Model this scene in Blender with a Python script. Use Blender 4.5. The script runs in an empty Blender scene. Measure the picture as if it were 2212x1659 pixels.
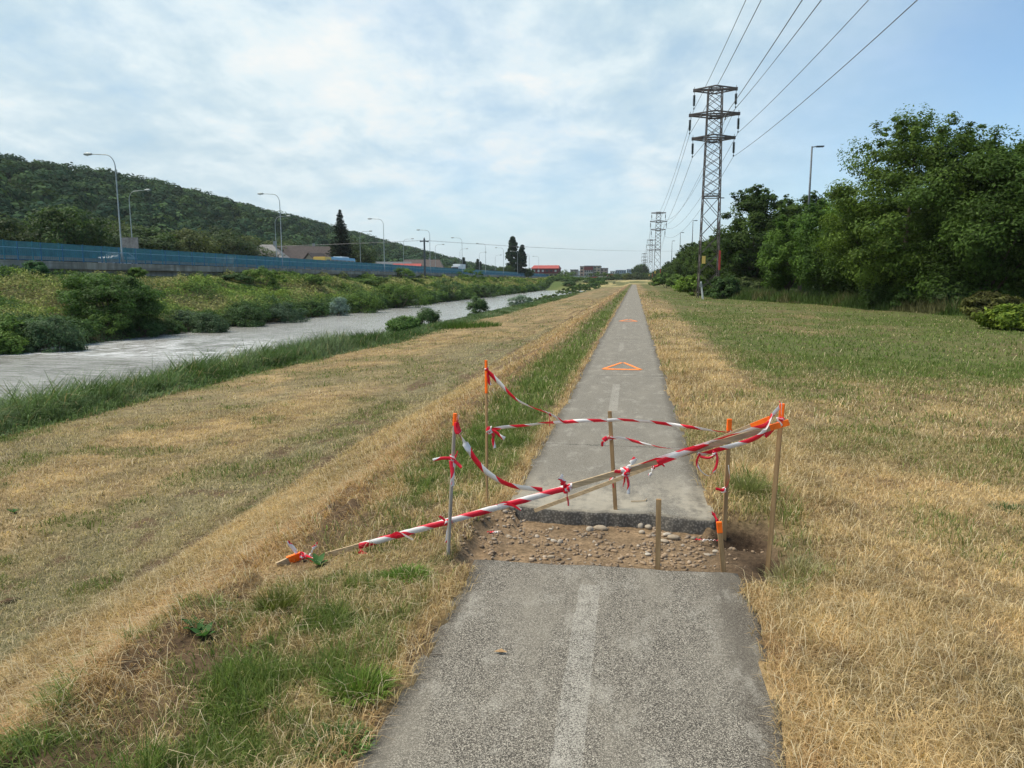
import bpy, bmesh, math, random
import numpy as np
from mathutils import Vector, Matrix
random.seed(7); RNG = np.random.default_rng(11)
SC = bpy.context.scene
# ------------------------------------------------------------------ camera
EYE = 1.7
PITCH = math.radians(8.225); YAW = math.radians(9.579); FPX = 1560.0
cd = bpy.data.cameras.new('camera'); cam = bpy.data.objects.new('camera', cd); SC.collection.objects.link(cam)
cd.sensor_width = 36; cd.lens = FPX/2212*36; cd.clip_start = 0.05; cd.clip_end = 30000
cam.location = (0, 0, EYE); cam.rotation_euler = (math.pi/2-PITCH, 0, YAW)
SC.camera = cam
# ------------------------------------------------------------------ world
SUN_EL, SUN_AZ = math.radians(60), math.radians(-95)      # azimuth from +Y towards +X
W = bpy.data.worlds.new('World'); SC.world = W; W.use_nodes = True
nt = W.node_tree; nt.nodes.clear()
def N(nt, t, **kw):
    n = nt.nodes.new(t)
    for k, v in kw.items():
        if k in ('operation','blend_type','data_type','noise_dimensions','feature','distance','sky_type','attribute_name','sun_disc','sun_elevation','sun_rotation','air_density','dust_density','ozone_density','altitude','interpolation_type','wave_type','bands_direction','clamp','vector_type','mode'):
            setattr(n, k, v)
        else:
            s = n.inputs[int(k[1:])] if (k[0] == 'i' and k[1:].isdigit()) else n.inputs[k.replace('_', ' ')]
            if hasattr(v, 'is_output') or isinstance(v, bpy.types.NodeSocket): nt.links.new(v, s)
            else: s.default_value = v
    return n
def mth(nt, op, a, b=None, c=None, clamp=False):
    n = nt.nodes.new('ShaderNodeMath'); n.operation = op; n.use_clamp = clamp
    for i, v in enumerate((a, b, c)):
        if v is None: continue
        if isinstance(v, bpy.types.NodeSocket): nt.links.new(v, n.inputs[i])
        else: n.inputs[i].default_value = v
    return n.outputs[0]
def mixc(nt, f, a, b, bt='MIX'):
    n = nt.nodes.new('ShaderNodeMix'); n.data_type = 'RGBA'; n.blend_type = bt; n.clamp_factor = True
    for i, v in ((0, f), (6, a), (7, b)):
        if isinstance(v, bpy.types.NodeSocket): nt.links.new(v, n.inputs[i])
        else: n.inputs[i].default_value = v if i == 0 else (tuple(v)+(1,))[:4]
    return n.outputs[2]
def ramp(nt, f, stops, interp='LINEAR'):
    n = nt.nodes.new('ShaderNodeValToRGB'); n.color_ramp.interpolation = interp
    while len(n.color_ramp.elements) < len(stops): n.color_ramp.elements.new(0.5)
    for e, (p, c) in zip(n.color_ramp.elements, stops):
        e.position = p; e.color = (c, c, c, 1) if isinstance(c, (int, float)) else tuple(c)+(1,)
    nt.links.new(f, n.inputs[0]); return n.outputs[0]
def smooth(nt, x, lo, hi, a=0.0, b=1.0):
    n = nt.nodes.new('ShaderNodeMapRange'); n.interpolation_type = 'SMOOTHSTEP'
    nt.links.new(x, n.inputs[0])
    for i, v in zip((1, 2, 3, 4), (lo, hi, a, b)): n.inputs[i].default_value = v
    return n.outputs[0]
sky = N(nt, 'ShaderNodeTexSky', sky_type='NISHITA', sun_disc=False, sun_elevation=SUN_EL, sun_rotation=SUN_AZ, air_density=1.0, dust_density=0.6, ozone_density=2.0)
skc = mixc(nt, 1.0, sky.outputs[0], (.82, 1.03, 1.12), 'MULTIPLY')
bg1 = N(nt, 'ShaderNodeBackground', Color=skc, Strength=0.12)
tc = nt.nodes.new('ShaderNodeTexCoord')
sep = N(nt, 'ShaderNodeSeparateXYZ', i0=tc.outputs['Generated'])
dx, dy, dz = sep.outputs
zz = mth(nt, 'MAXIMUM', dz, 0.0)
den = mth(nt, 'ADD', zz, 0.26)
u = mth(nt, 'DIVIDE', dx, den); v = mth(nt, 'DIVIDE', dy, den)
P = N(nt, 'ShaderNodeCombineXYZ', i0=u, i1=v, i2=0.0).outputs[0]
def wn(scale, detail, rough, off, sy=1.0, dist=0.0):
    m = N(nt, 'ShaderNodeMapping', Vector=P, Location=off, Scale=(1, sy, 1))
    return N(nt, 'ShaderNodeTexNoise', Vector=m.outputs[0], Scale=scale, Detail=detail, Roughness=rough, Distortion=dist).outputs[0]
big = wn(0.9, 5, 0.55, (3.1, 1.7, 0), 0.8, 0.3)
mid = wn(3.6, 8, 0.60, (7.3, 2.2, 0), 0.8, 0.25)
fine = wn(9.0, 5, 0.6, (1.3, 5.2, 0), 0.9, 0.2)
# clear sky to the right of the power line, thin gaps elsewhere
az = mth(nt, 'ARCTAN2', dx, dy)                              # 0 = along the path, + = right
clearR = smooth(nt, mth(nt, 'ADD', mth(nt, 'ADD', az, mth(nt, 'MULTIPLY', dz, -0.55)), mth(nt, 'MULTIPLY', mid, 0.35)), 0.10, 0.50)
cov = mth(nt, 'ADD', mth(nt, 'MULTIPLY', big, 0.9), mth(nt, 'MULTIPLY', mid, 0.5))
cov = smooth(nt, cov, 0.42, 0.78, 0.55, 1.0)
cov = mth(nt, 'MULTIPLY', cov, mth(nt, 'SUBTRACT', 1.0, mth(nt, 'MULTIPLY', clearR, 0.93)))
# bright band: a diagonal veil from upper left to the centre
ddir = mth(nt, 'ADD', mth(nt, 'ADD', az, 0.30), mth(nt, 'MULTIPLY', mth(nt, 'SUBTRACT', dz, 0.25), 0.9))
glow = mth(nt, 'SUBTRACT', 1.0, mth(nt, 'ABSOLUTE', mth(nt, 'MULTIPLY', ddir, 2.4)), clamp=True)
lit = mth(nt, 'ADD', mth(nt, 'MULTIPLY', mid, 0.75), mth(nt, 'MULTIPLY', fine, 0.35))
lit = mth(nt, 'ADD', lit, mth(nt, 'MULTIPLY', glow, 0.15))
lit = mth(nt, 'ADD', lit, mth(nt, 'MULTIPLY', big, 0.25))
ccol = ramp(nt, lit, [(0.55, (0.42, 0.57, 0.67)), (0.68, (0.52, 0.65, 0.72)), (0.80, (0.66, 0.76, 0.80)), (0.93, (0.79, 0.81, 0.80))])
hz = smooth(nt, dz, 0.0, 0.16, 1.0, 0.0)
ccol = mixc(nt, mth(nt, 'MULTIPLY', hz, 0.7), ccol, (0.60, 0.76, 0.81))
bg2 = N(nt, 'ShaderNodeBackground', Color=ccol, Strength=0.94)
cov = mth(nt, 'MAXIMUM', cov, mth(nt, 'MULTIPLY', hz, 0.75))
mx = nt.nodes.new('ShaderNodeMixShader'); nt.links.new(cov, mx.inputs[0]); nt.links.new(bg1.outputs[0], mx.inputs[1]); nt.links.new(bg2.outputs[0], mx.inputs[2])
wo = nt.nodes.new('ShaderNodeOutputWorld'); nt.links.new(mx.outputs[0], wo.inputs[0])
sd = bpy.data.lights.new('sun', 'SUN'); sun = bpy.data.objects.new('sun', sd); SC.collection.objects.link(sun)
sd.energy = 4.2; sd.angle = math.radians(26); sd.color = (1.0, 0.93, 0.80)
sdir = Vector((math.sin(SUN_AZ)*math.cos(SUN_EL), math.cos(SUN_AZ)*math.cos(SUN_EL), math.sin(SUN_EL)))
sun.rotation_euler = sdir.to_track_quat('Z', 'Y').to_euler()
SC.view_settings.view_transform = 'Standard'; SC.view_settings.look = 'None'
SC.view_settings.exposure = 0.38; SC.view_settings.gamma = 1.0
SC.render.engine = 'CYCLES'; SC.cycles.max_bounces = 5; SC.cycles.transparent_max_bounces = 6

# ------------------------------------------------------------------ pixel helpers (survey of the photo, gives real metres)
_fw = np.array([-math.sin(YAW)*math.cos(PITCH), math.cos(YAW)*math.cos(PITCH), -math.sin(PITCH)])
_rt = np.array([math.cos(YAW), math.sin(YAW), 0.0]); _up = np.cross(_rt, _fw)
def ray(x, y): return _fw*FPX+_rt*(x-1106.)-_up*(y-829.5)
def atZ(x, y, z=0.0): d = ray(x, y); return np.array([0, 0, EYE])+d*(z-EYE)/d[2]
def atY(x, y, Y): d = ray(x, y); return np.array([0, 0, EYE])+d*Y/d[1]
def atX(x, y, X): d = ray(x, y); return np.array([0, 0, EYE])+d*X/d[0]
# ------------------------------------------------------------------ noise
def vn(x, y, s=1.0, seed=0):
    x = np.asarray(x, float)*s+seed*17.31; y = np.asarray(y, float)*s+seed*7.77
    xi = np.floor(x).astype(np.int64); yi = np.floor(y).astype(np.int64); fx = x-xi; fy = y-yi
    fx = fx*fx*(3-2*fx); fy = fy*fy*(3-2*fy)
    def h(a, b):
        n = (a*374761393+b*668265263+seed*2147483647) & 0x7fffffff
        n = ((n ^ (n >> 13))*1274126177) & 0x7fffffff
        return ((n ^ (n >> 16)) & 0xffff)/65535.0
    return (h(xi, yi)*(1-fx)+h(xi+1, yi)*fx)*(1-fy)+(h(xi, yi+1)*(1-fx)+h(xi+1, yi+1)*fx)*fy
def fbm(x, y, s=1.0, seed=0, o=4):
    t = 0; a = .5; n = 0
    for k in range(o): t = t+a*vn(x, y, s*2**k, seed+k); n += a; a *= .55
    return t/n
def sst(x, a, b): t = np.clip((x-a)/(b-a), 0, 1); return t*t*(3-2*t)
# ------------------------------------------------------------------ mesh helpers
def tag(o, label=None, cat=None, group=None, kind=None):
    if label: o['label'] = label
    if cat: o['category'] = cat
    if group: o['group'] = group
    if kind: o['kind'] = kind
    return o
def link(o, parent=None):
    SC.collection.objects.link(o)
    if parent is not None: o.parent = parent
    return o
def empty(name, loc, rz=0.0, **kw):
    o = bpy.data.objects.new(name, None); o.empty_display_size = 0.2; link(o); o.location = loc; o.rotation_euler = (0, 0, rz)
    return tag(o, **kw)
def npmesh(name, V, F, mat, parent=None, col=None, sm=False, uv=None, loc=None):
    """F: (n,3) or (n,4) int array or list of such arrays"""
    Fs = F if isinstance(F, list) else [F]
    me = bpy.data.meshes.new(name); V = np.asarray(V, np.float32)
    me.vertices.add(len(V)); me.vertices.foreach_set('co', V.ravel())
    nl = sum(f.size for f in Fs); npoly = sum(len(f) for f in Fs)
    me.loops.add(nl); me.polygons.add(npoly)
    li = np.concatenate([f.ravel() for f in Fs]).astype(np.int32); me.loops.foreach_set('vertex_index', li)
    tot = np.concatenate([np.full(len(f), f.shape[1], np.int32) for f in Fs]); st = np.concatenate([[0], np.cumsum(tot)[:-1]]).astype(np.int32)
    me.polygons.foreach_set('loop_start', st)
    try: me.polygons.foreach_set('loop_total', tot)
    except Exception: pass
    if sm: me.polygons.foreach_set('use_smooth', np.ones(npoly, bool))
    me.update(calc_edges=True)
    if col is not None:
        a = me.color_attributes.new('col', 'FLOAT_COLOR', 'POINT'); c = np.ones((len(V), 4), np.float32); c[:, :3] = col; a.data.foreach_set('color', c.ravel())
    if uv is not None:
        l = me.uv_layers.new(name='uv'); l.data.foreach_set('uv', np.asarray(uv, np.float32)[li].ravel())
    me.materials.append(mat)
    o = bpy.data.objects.new(name, me); link(o, parent)
    if loc is not None: o.location = loc
    return o
class MB:
    """collects shapes into one mesh"""
    def __init__(s): s.v = []; s.f = []
    def add(s, vs, fs):
        b = len(s.v); s.v += [tuple(v) for v in vs]; s.f += [tuple(i+b for i in f) for f in fs]; return s
    def box(s, a, b):
        x0, y0, z0 = a; x1, y1, z1 = b
        return s.add([(x0,y0,z0),(x1,y0,z0),(x1,y1,z0),(x0,y1,z0),(x0,y0,z1),(x1,y0,z1),(x1,y1,z1),(x0,y1,z1)],
                     [(0,3,2,1),(4,5,6,7),(0,1,5,4),(1,2,6,5),(2,3,7,6),(3,0,4,7)])
    def bar(s, p, q, w, h=None, up=(0, 0, 1), w2=None, h2=None):
        p = Vector(p); q = Vector(q); h = h or w; d = (q-p).normalized(); u = Vector(up)
        if abs(d.dot(u)) > .98: u = Vector((0, 1, 0))
        r = d.cross(u).normalized(); u = r.cross(d)
        w2 = w2 or w; h2 = h2 or h; vs = []
        for c, a, b in ((p, w, h), (q, w2, h2)):
            for i, j in ((-1,-1),(1,-1),(1,1),(-1,1)): vs.append(c+r*i*a/2+u*j*b/2)
        return s.add(vs, [(3,2,1,0),(4,5,6,7),(0,1,5,4),(1,2,6,5),(2,3,7,6),(3,0,4,7)])
    def tube(s, pts, r, n=8, cap=True):
        pts = [Vector(p) for p in pts]; rs = r if hasattr(r, '__len__') else [r]*len(pts); vs = []; fs = []
        for i, p in enumerate(pts):
            d = (pts[min(i+1, len(pts)-1)]-pts[max(i-1, 0)]).normalized()
            a = Vector((0, 0, 1)) if abs(d.z) < .9 else Vector((1, 0, 0))
            x = d.cross(a).normalized(); y = d.cross(x)
            for k in range(n): t = 2*math.pi*k/n; vs.append(p+(x*math.cos(t)+y*math.sin(t))*rs[i])
        for i in range(len(pts)-1):
            for k in range(n): k2 = (k+1) % n; fs.append((i*n+k, i*n+k2, (i+1)*n+k2, (i+1)*n+k))
        if cap: fs.append(tuple(range(n-1, -1, -1))); fs.append(tuple((len(pts)-1)*n+k for k in range(n)))
        return s.add(vs, fs)
    def lathe(s, prof, c, n=12):
        c = Vector(c); return s.tube([c+Vector((0, 0, z)) for r, z in prof], [r for r, z in prof], n)
    def build(s, name, mat, parent=None, bev=0, sm=False, loc=None):
        me = bpy.data.meshes.new(name); me.from_pydata(s.v, [], s.f); me.materials.append(mat)
        bm = bmesh.new(); bm.from_mesh(me)
        if bev: bmesh.ops.bevel(bm, geom=bm.edges[:], offset=bev, segments=2, affect='EDGES')
        bmesh.ops.recalc_face_normals(bm, faces=bm.faces[:]); bm.to_mesh(me); bm.free()
        if sm:
            for p in me.polygons: p.use_smooth = True
        o = bpy.data.objects.new(name, me); link(o, parent)
        if loc is not None: o.location = loc
        return o
def clone(o, loc, rz=0.0, sc=1.0, **kw):
    c = o.copy(); SC.collection.objects.link(c); c.location = loc; c.rotation_euler = (0, 0, rz); c.scale = (sc,)*3 if not hasattr(sc, '__len__') else sc
    for ch in list(o.children):
        d = ch.copy(); SC.collection.objects.link(d); d.parent = c
        for g in list(ch.children):
            e = g.copy(); SC.collection.objects.link(e); e.parent = d
    return tag(c, **kw)
# ------------------------------------------------------------------ materials
def mat(name):
    m = bpy.data.materials.new(name); m.use_nodes = True; t = m.node_tree
    return m, t, t.nodes['Principled BSDF']
def setc(t, b, c):
    if isinstance(c, bpy.types.NodeSocket): t.links.new(c, b.inputs['Base Color'])
    else: b.inputs['Base Color'].default_value = tuple(c)+(1,)
def plain(name, c, rough=.6, metal=0.0, var=.15, scale=8.0, spec=.4, stretch=(1, 1, 1)):
    m, t, b = mat(name); tcn = t.nodes.new('ShaderNodeTexCoord')
    mp = N(t, 'ShaderNodeMapping', Vector=tcn.outputs['Object'], Scale=stretch)
    n = N(t, 'ShaderNodeTexNoise', Vector=mp.outputs[0], Scale=scale, Detail=5.0, Roughness=.65)
    f = smooth(t, n.outputs[0], .3, .7, 1-var, 1+var)
    cc = N(t, 'ShaderNodeVectorMath', operation='SCALE', i0=tuple(c)); t.links.new(f, cc.inputs[3])
    setc(t, b, cc.outputs[0]); b.inputs['Roughness'].default_value = rough; b.inputs['Metallic'].default_value = metal
    b.inputs['Specular IOR Level'].default_value = spec
    return m
def foliage(name, rough=.55, trans=.25, spec=.3):
    m, t, b = mat(name); a = N(t, 'ShaderNodeAttribute', attribute_name='col')
    setc(t, b, a.outputs['Color']); b.inputs['Roughness'].default_value = rough; b.inputs['Specular IOR Level'].default_value = spec
    tr = N(t, 'ShaderNodeBsdfTranslucent', Color=mixc(t, .5, a.outputs['Color'], (1.2, 1.3, .5), 'MULTIPLY'))
    ms = t.nodes.new('ShaderNodeMixShader'); ms.inputs[0].default_value = trans
    t.links.new(b.outputs[0], ms.inputs[1]); t.links.new(tr.outputs[0], ms.inputs[2])
    t.links.new(ms.outputs[0], t.nodes['Material Output'].inputs['Surface'])
    return m
M = {}
M['grass'] = foliage('grass_blades', .6, .3, .15)
M['leaf'] = foliage('tree_leaves', .6, .35, .12)
M['farleaf'] = foliage('far_leaves', .85, .2, .04)
M['bark'] = plain('bark', (.10, .08, .06), .9, 0, .4, 6, .2, (1, 1, .3))
M['steel'] = plain('pylon_steel', (.115, .095, .085), .65, .3, .3, 3)
M['insul'] = plain('insulator_glaze', (.012, .022, .022), .35, 0, .2, 5)
M['cable'] = plain('cable_aluminium', (.16, .16, .17), .5, .5, .1, 2)
M['lampsteel'] = plain('galvanised_steel', (.30, .33, .33), .55, .4, .15, 2)
M['darksteel'] = plain('dark_lamp_steel', (.07, .08, .09), .5, .3, .2, 2)
M['lens'] = plain('lamp_lens', (.55, .58, .58), .3, 0, .05)
M['blue'] = plain('blue_paint', (.02, .12, .23), .5, 0, .2, 1.5)
M['teal'] = plain('teal_paint', (.028, .17, .21), .5, 0, .2, 1.5)
M['railtop'] = plain('pale_handrail', (.20, .38, .50), .4, .2, .1, 2)
M['wood'] = plain('stake_wood', (.36, .23, .115), .75, 0, .25, 9, .2, (6, 6, .5))
M['wood2'] = plain('lath_wood', (.42, .31, .19), .75, 0, .25, 14, .2, (.6, 5, 5))
M['greywood'] = plain('grey_stake_wood', (.33, .29, .25), .8, 0, .2, 9, .2, (6, 6, .5))
M['orange'] = plain('orange_spray_paint', (1.0, .17, .008), .55, 0, .15, 30)
M['whitepost'] = plain('white_post_paint', (.65, .66, .64), .6, 0, .12, 6)
M['road'] = plain('asphalt_road', (.11, .11, .11), .9, 0, .2, .3)
M['tin'] = plain('sheet_metal_grey', (.20, .19, .19), .6, .2, .3, 2)
M['glass'] = plain('dark_window_glass', (.035, .045, .055), .15, 0, .3, 3, .6)
M['rubber'] = plain('tyre_rubber', (.02, .02, .02), .8)
M['white'] = plain('white_paint', (.68, .69, .70), .35, 0, .04)
M['skyblue'] = plain('light_blue_paint', (.20, .45, .62), .35, 0, .04)
M['yellow'] = plain('yellow_paint', (.70, .48, .12), .4, 0, .05)
M['silver'] = plain('silver_blue_paint', (.38, .44, .52), .3, .3, .05)
M['redp'] = plain('red_paint', (.42, .05, .04), .5, 0, .1)
# concrete with vertical streaks and joints
m, t, b = mat('stained_concrete'); g = t.nodes.new('ShaderNodeNewGeometry')
mp = N(t, 'ShaderNodeMapping', Vector=g.outputs['Position'], Scale=(1, 1.2, .15)); n1 = N(t, 'ShaderNodeTexNoise', Vector=mp.outputs[0], Scale=1.2, Detail=6.0, Roughness=.7)
mp = N(t, 'ShaderNodeMapping', Vector=g.outputs['Position'], Scale=(1, .12, 2.0)); n2 = N(t, 'ShaderNodeTexNoise', Vector=mp.outputs[0], Scale=1.0, Detail=4.0)
c = ramp(t, n1.outputs[0], [(.3, (.15, .13, .105)), (.5, (.29, .265, .22)), (.7, (.43, .40, .345))])
c = mixc(t, smooth(t, n2.outputs[0], .45, .62, 0, .6), c, (.15, .13, .11)); setc(t, b, c); b.inputs['Roughness'].default_value = .9; M['conc'] = m
# ground (vertex colour carries the plant cover, noise the fine litter)
m, t, b = mat('meadow_ground'); g = t.nodes.new('ShaderNodeNewGeometry'); a = N(t, 'ShaderNodeAttribute', attribute_name='col')
n1 = N(t, 'ShaderNodeTexNoise', Vector=g.outputs['Position'], Scale=38.0, Detail=6.0, Roughness=.75)
n2 = N(t, 'ShaderNodeTexNoise', Vector=g.outputs['Position'], Scale=4.0, Detail=8.0, Roughness=.7)
f = mth(t, 'MULTIPLY', smooth(t, n1.outputs[0], .3, .7, .55, 1.35), smooth(t, n2.outputs[0], .3, .7, .78, 1.2))
cc = N(t, 'ShaderNodeVectorMath', operation='SCALE', i0=a.outputs['Color']); t.links.new(f, cc.inputs[3]); setc(t, b, cc.outputs[0])
b.inputs['Roughness'].default_value = .95; b.inputs['Specular IOR Level'].default_value = .1
bp = N(t, 'ShaderNodeBump', Strength=.6, Distance=.02, Height=n1.outputs[0]); t.links.new(bp.outputs[0], b.inputs['Normal']); M['ground'] = m
# path asphalt
m, t, b = mat('worn_asphalt'); g = t.nodes.new('ShaderNodeNewGeometry'); pos = g.outputs['Position']
sp = N(t, 'ShaderNodeSeparateXYZ', i0=pos); px, py, pz = sp.outputs
vo = N(t, 'ShaderNodeTexVoronoi', Vector=pos, Scale=290.0, Randomness=1.0)
sep2 = N(t, 'ShaderNodeSeparateXYZ', i0=vo.outputs['Color']); rnd = sep2.outputs[0]
n1 = N(t, 'ShaderNodeTexNoise', Vector=pos, Scale=210.0, Detail=4.0, Roughness=.8)
mpn = N(t, 'ShaderNodeMapping', Vector=pos, Scale=(1.6, .45, 1)); n2 = N(t, 'ShaderNodeTexNoise', Vector=mpn.outputs[0], Scale=1.6, Detail=7.0, Roughness=.65)
n3 = N(t, 'ShaderNodeTexNoise', Vector=pos, Scale=14.0, Detail=5.0, Roughness=.7)
spk = mth(t, 'ADD', mth(t, 'MULTIPLY', rnd, .55), mth(t, 'MULTIPLY', n1.outputs[0], .6))
c = ramp(t, spk, [(.26, (.020, .018, .015)), (.45, (.060, .053, .044)), (.60, (.125, .110, .090)), (.76, (.29, .26, .212)), (.92, (.52, .475, .39))])
wear = smooth(t, mth(t, 'ADD', n2.outputs[0], mth(t, 'MULTIPLY', n3.outputs[0], .25)), .55, .8)
c = mixc(t, mth(t, 'MULTIPLY', wear, .55), c, (.23, .207, .167))
# fading with distance is only finer grain: the far slab is smoother, paler surface dressing
far = smooth(t, py, 4.6, 5.4); c = mixc(t, mth(t, 'MULTIPLY', far, .5), c, (.185, .168, .138))
ed_ = smooth(t, mth(t, 'ADD', mth(t, 'ABSOLUTE', mth(t, 'ADD', px, .19)), mth(t, 'MULTIPLY', n3.outputs[0], .16)), .68, .80, 0, .55); c = mixc(t, ed_, c, (.055, .045, .035))
mps = N(t, 'ShaderNodeMapping', Vector=pos, Scale=(2.2, 1.0, 1)); n6 = N(t, 'ShaderNodeTexNoise', Vector=mps.outputs[0], Scale=2.4, Detail=8.0, Roughness=.75)
c = mixc(t, mth(t, 'MULTIPLY', smooth(t, n6.outputs[0], .50, .68, 0, .7), smooth(t, mth(t, 'ADD', n1.outputs[0], mth(t, 'MULTIPLY', rnd, .3)), .45, .8, .25, 1)), c, (.36, .335, .285))
# dusty footmarks by the cut
dust = mth(t, 'MULTIPLY', smooth(t, py, 5.1, 6.6, 1, 0), smooth(t, mth(t, 'ADD', n2.outputs[0], mth(t, 'MULTIPLY', n3.outputs[0], .5)), .62, .85)); dust = mth(t, 'MULTIPLY', dust, far)
c = mixc(t, mth(t, 'MULTIPLY', dust, .8), c, (.36, .32, .25))
# worn dashes
cx = mth(t, 'ADD', mth(t, 'MULTIPLY', py, -.0065), -.185)
ax = mth(t, 'ABSOLUTE', mth(t, 'SUBTRACT', px, cx)); wob = mth(t, 'MULTIPLY', mth(t, 'SUBTRACT', n3.outputs[0], .5), .035)
inx = mth(t, 'LESS_THAN', mth(t, 'ADD', ax, wob), .058)
ph = mth(t, 'FRACT', mth(t, 'DIVIDE', mth(t, 'ADD', py, 14.6), 8.0)); iny = mth(t, 'LESS_THAN', ph, .31)
pm = mth(t, 'MULTIPLY', inx, iny)
pm = mth(t, 'MULTIPLY', pm, smooth(t, mth(t, 'ADD', spk, mth(t, 'MULTIPLY', n3.outputs[0], 1.0)), .85, 1.3, .12, .85))
c = mixc(t, mth(t, 'MULTIPLY', pm, smooth(t, py, 4, 20, .70, .35)), c, (.40, .375, .325))
# hairline cracks across
cr = None
for y0 in (7.3, 3.28 if False else 12.9, 21.0, 29.5):
    w = mth(t, 'ABSOLUTE', mth(t, 'SUBTRACT', py, mth(t, 'ADD', mth(t, 'MULTIPLY', n3.outputs[0], .14), y0)))
    k = mth(t, 'LESS_THAN', w, .005+.0006*y0); cr = k if cr is None else mth(t, 'MAXIMUM', cr, k)
c = mixc(t, mth(t, 'MULTIPLY', cr, .8), c, (.03, .03, .028))
# broken face shows dark binder
side = mth(t, 'LESS_THAN', pz, -.012); n4 = N(t, 'ShaderNodeTexVoronoi', Vector=pos, Scale=60.0)
c = mixc(t, side, c, ramp(t, n4.outputs['Distance'], [(.1, (.26, .235, .20)), (.6, (.10, .09, .078))]))
setc(t, b, c); b.inputs['Roughness'].default_value = .9; b.inputs['Specular IOR Level'].default_value = .25
bp = N(t, 'ShaderNodeBump', Strength=.5, Distance=.004, Height=spk); t.links.new(bp.outputs[0], b.inputs['Normal']); M['path'] = m
# sprayed marking, ragged
m, t, b = mat('sprayed_orange'); g = t.nodes.new('ShaderNodeNewGeometry'); n1 = N(t, 'ShaderNodeTexNoise', Vector=g.outputs['Position'], Scale=60.0, Detail=4.0)
setc(t, b, ramp(t, n1.outputs[0], [(.35, (.55, .13, .03)), (.6, (.95, .26, .03))])); b.inputs['Roughness'].default_value = .8; M['spray'] = m
# water
m, t, b = mat('river_water'); g = t.nodes.new('ShaderNodeNewGeometry'); pos = g.outputs['Position']
mp = N(t, 'ShaderNodeMapping', Vector=pos, Rotation=(0, 0, -.75), Scale=(.45, 1.5, 1)); n1 = N(t, 'ShaderNodeTexNoise', Vector=mp.outputs[0], Scale=2.2, Detail=7.0, Roughness=.68, Distortion=.5)
mp = N(t, 'ShaderNodeMapping', Vector=pos, Scale=(.5, .28, 1)); n2 = N(t, 'ShaderNodeTexNoise', Vector=mp.outputs[0], Scale=.9, Detail=5.0, Roughness=.6, Distortion=.8)
hgt = mth(t, 'ADD', n1.outputs[0], mth(t, 'MULTIPLY', n2.outputs[0], .8))
sp = N(t, 'ShaderNodeSeparateXYZ', i0=pos); px, py, pz = sp.outputs
rap = mth(t, 'MULTIPLY', smooth(t, py, 33.5, 36.5), smooth(t, py, 38, 58, 1, 0))
wave = mth(t, 'MULTIPLY', rap, smooth(t, mth(t, 'ADD', n1.outputs[0], mth(t, 'MULTIPLY', n2.outputs[0], .5)), .66, .86)); 
f2 = smooth(t, mth(t, 'ADD', n1.outputs[0], mth(t, 'MULTIPLY', n2.outputs[0], .35)), .70, .86, 0, .35)
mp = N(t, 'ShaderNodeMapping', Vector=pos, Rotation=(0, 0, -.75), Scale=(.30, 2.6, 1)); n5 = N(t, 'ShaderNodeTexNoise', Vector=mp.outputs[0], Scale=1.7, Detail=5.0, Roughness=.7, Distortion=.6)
silt_ripple = mixc(t, smooth(t, mth(t, 'ADD', mth(t, 'MULTIPLY', n5.outputs[0], .8), mth(t, 'MULTIPLY', n2.outputs[0], .3)), .42, .66), (.19, .18, .155), (.42, .41, .38))  # silty water, with the light and dark of ripples painted in as streaks
silt_ripple = mixc(t, smooth(t, py, 30, 110, 0, .55), silt_ripple, (.44, .44, .42))  # paler upstream: silvery sky sheen put into the base colour
c = mixc(t, mth(t, 'MULTIPLY', wave, .9), silt_ripple, (.88, .88, .87)); setc(t, b, c)
b.inputs['Roughness'].default_value = .10; b.inputs['IOR'].default_value = 1.33; b.inputs['Specular IOR Level'].default_value = 1.0
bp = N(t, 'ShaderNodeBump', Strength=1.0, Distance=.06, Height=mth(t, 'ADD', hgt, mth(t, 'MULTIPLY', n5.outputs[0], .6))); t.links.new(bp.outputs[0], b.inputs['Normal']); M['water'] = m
# barrier tape
m, t, b = mat('red_white_tape'); uvn = t.nodes.new('ShaderNodeUVMap'); uvn.uv_map = 'uv'
sp = N(t, 'ShaderNodeSeparateXYZ', i0=uvn.outputs[0]); q = mth(t, 'FRACT', mth(t, 'ADD', mth(t, 'DIVIDE', sp.outputs[0], .235), mth(t, 'MULTIPLY', sp.outputs[1], .24)))
c = mixc(t, mth(t, 'LESS_THAN', q, .5), (.86, .84, .84), (.84, .020, .055)); setc(t, b, c); b.inputs['Roughness'].default_value = .35
tr = N(t, 'ShaderNodeBsdfTranslucent', Color=c); ms = t.nodes.new('ShaderNodeMixShader'); ms.inputs[0].default_value = .3
t.links.new(b.outputs[0], ms.inputs[1]); t.links.new(tr.outputs[0], ms.inputs[2]); t.links.new(ms.outputs[0], t.nodes['Material Output'].inputs['Surface']); M['tape'] = m
# stones
m, t, b = mat('river_stone'); oi = t.nodes.new('ShaderNodeObjectInfo'); g = t.nodes.new('ShaderNodeNewGeometry'); n1 = N(t, 'ShaderNodeTexNoise', Vector=g.outputs['Position'], Scale=30.0, Detail=5.0)
c = mixc(t, oi.outputs['Random'], (.33, .26, .18), (.40, .36, .30)); c = mixc(t, smooth(t, n1.outputs[0], .4, .7, 0, .6), c, (.20, .14, .09)); setc(t, b, c); b.inputs['Roughness'].default_value = .85; M['stone'] = m
m, t, b = mat('gravel_mix'); a = N(t, 'ShaderNodeAttribute', attribute_name='col'); setc(t, b, a.outputs['Color']); b.inputs['Roughness'].default_value = .9; M['gravel'] = m

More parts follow.
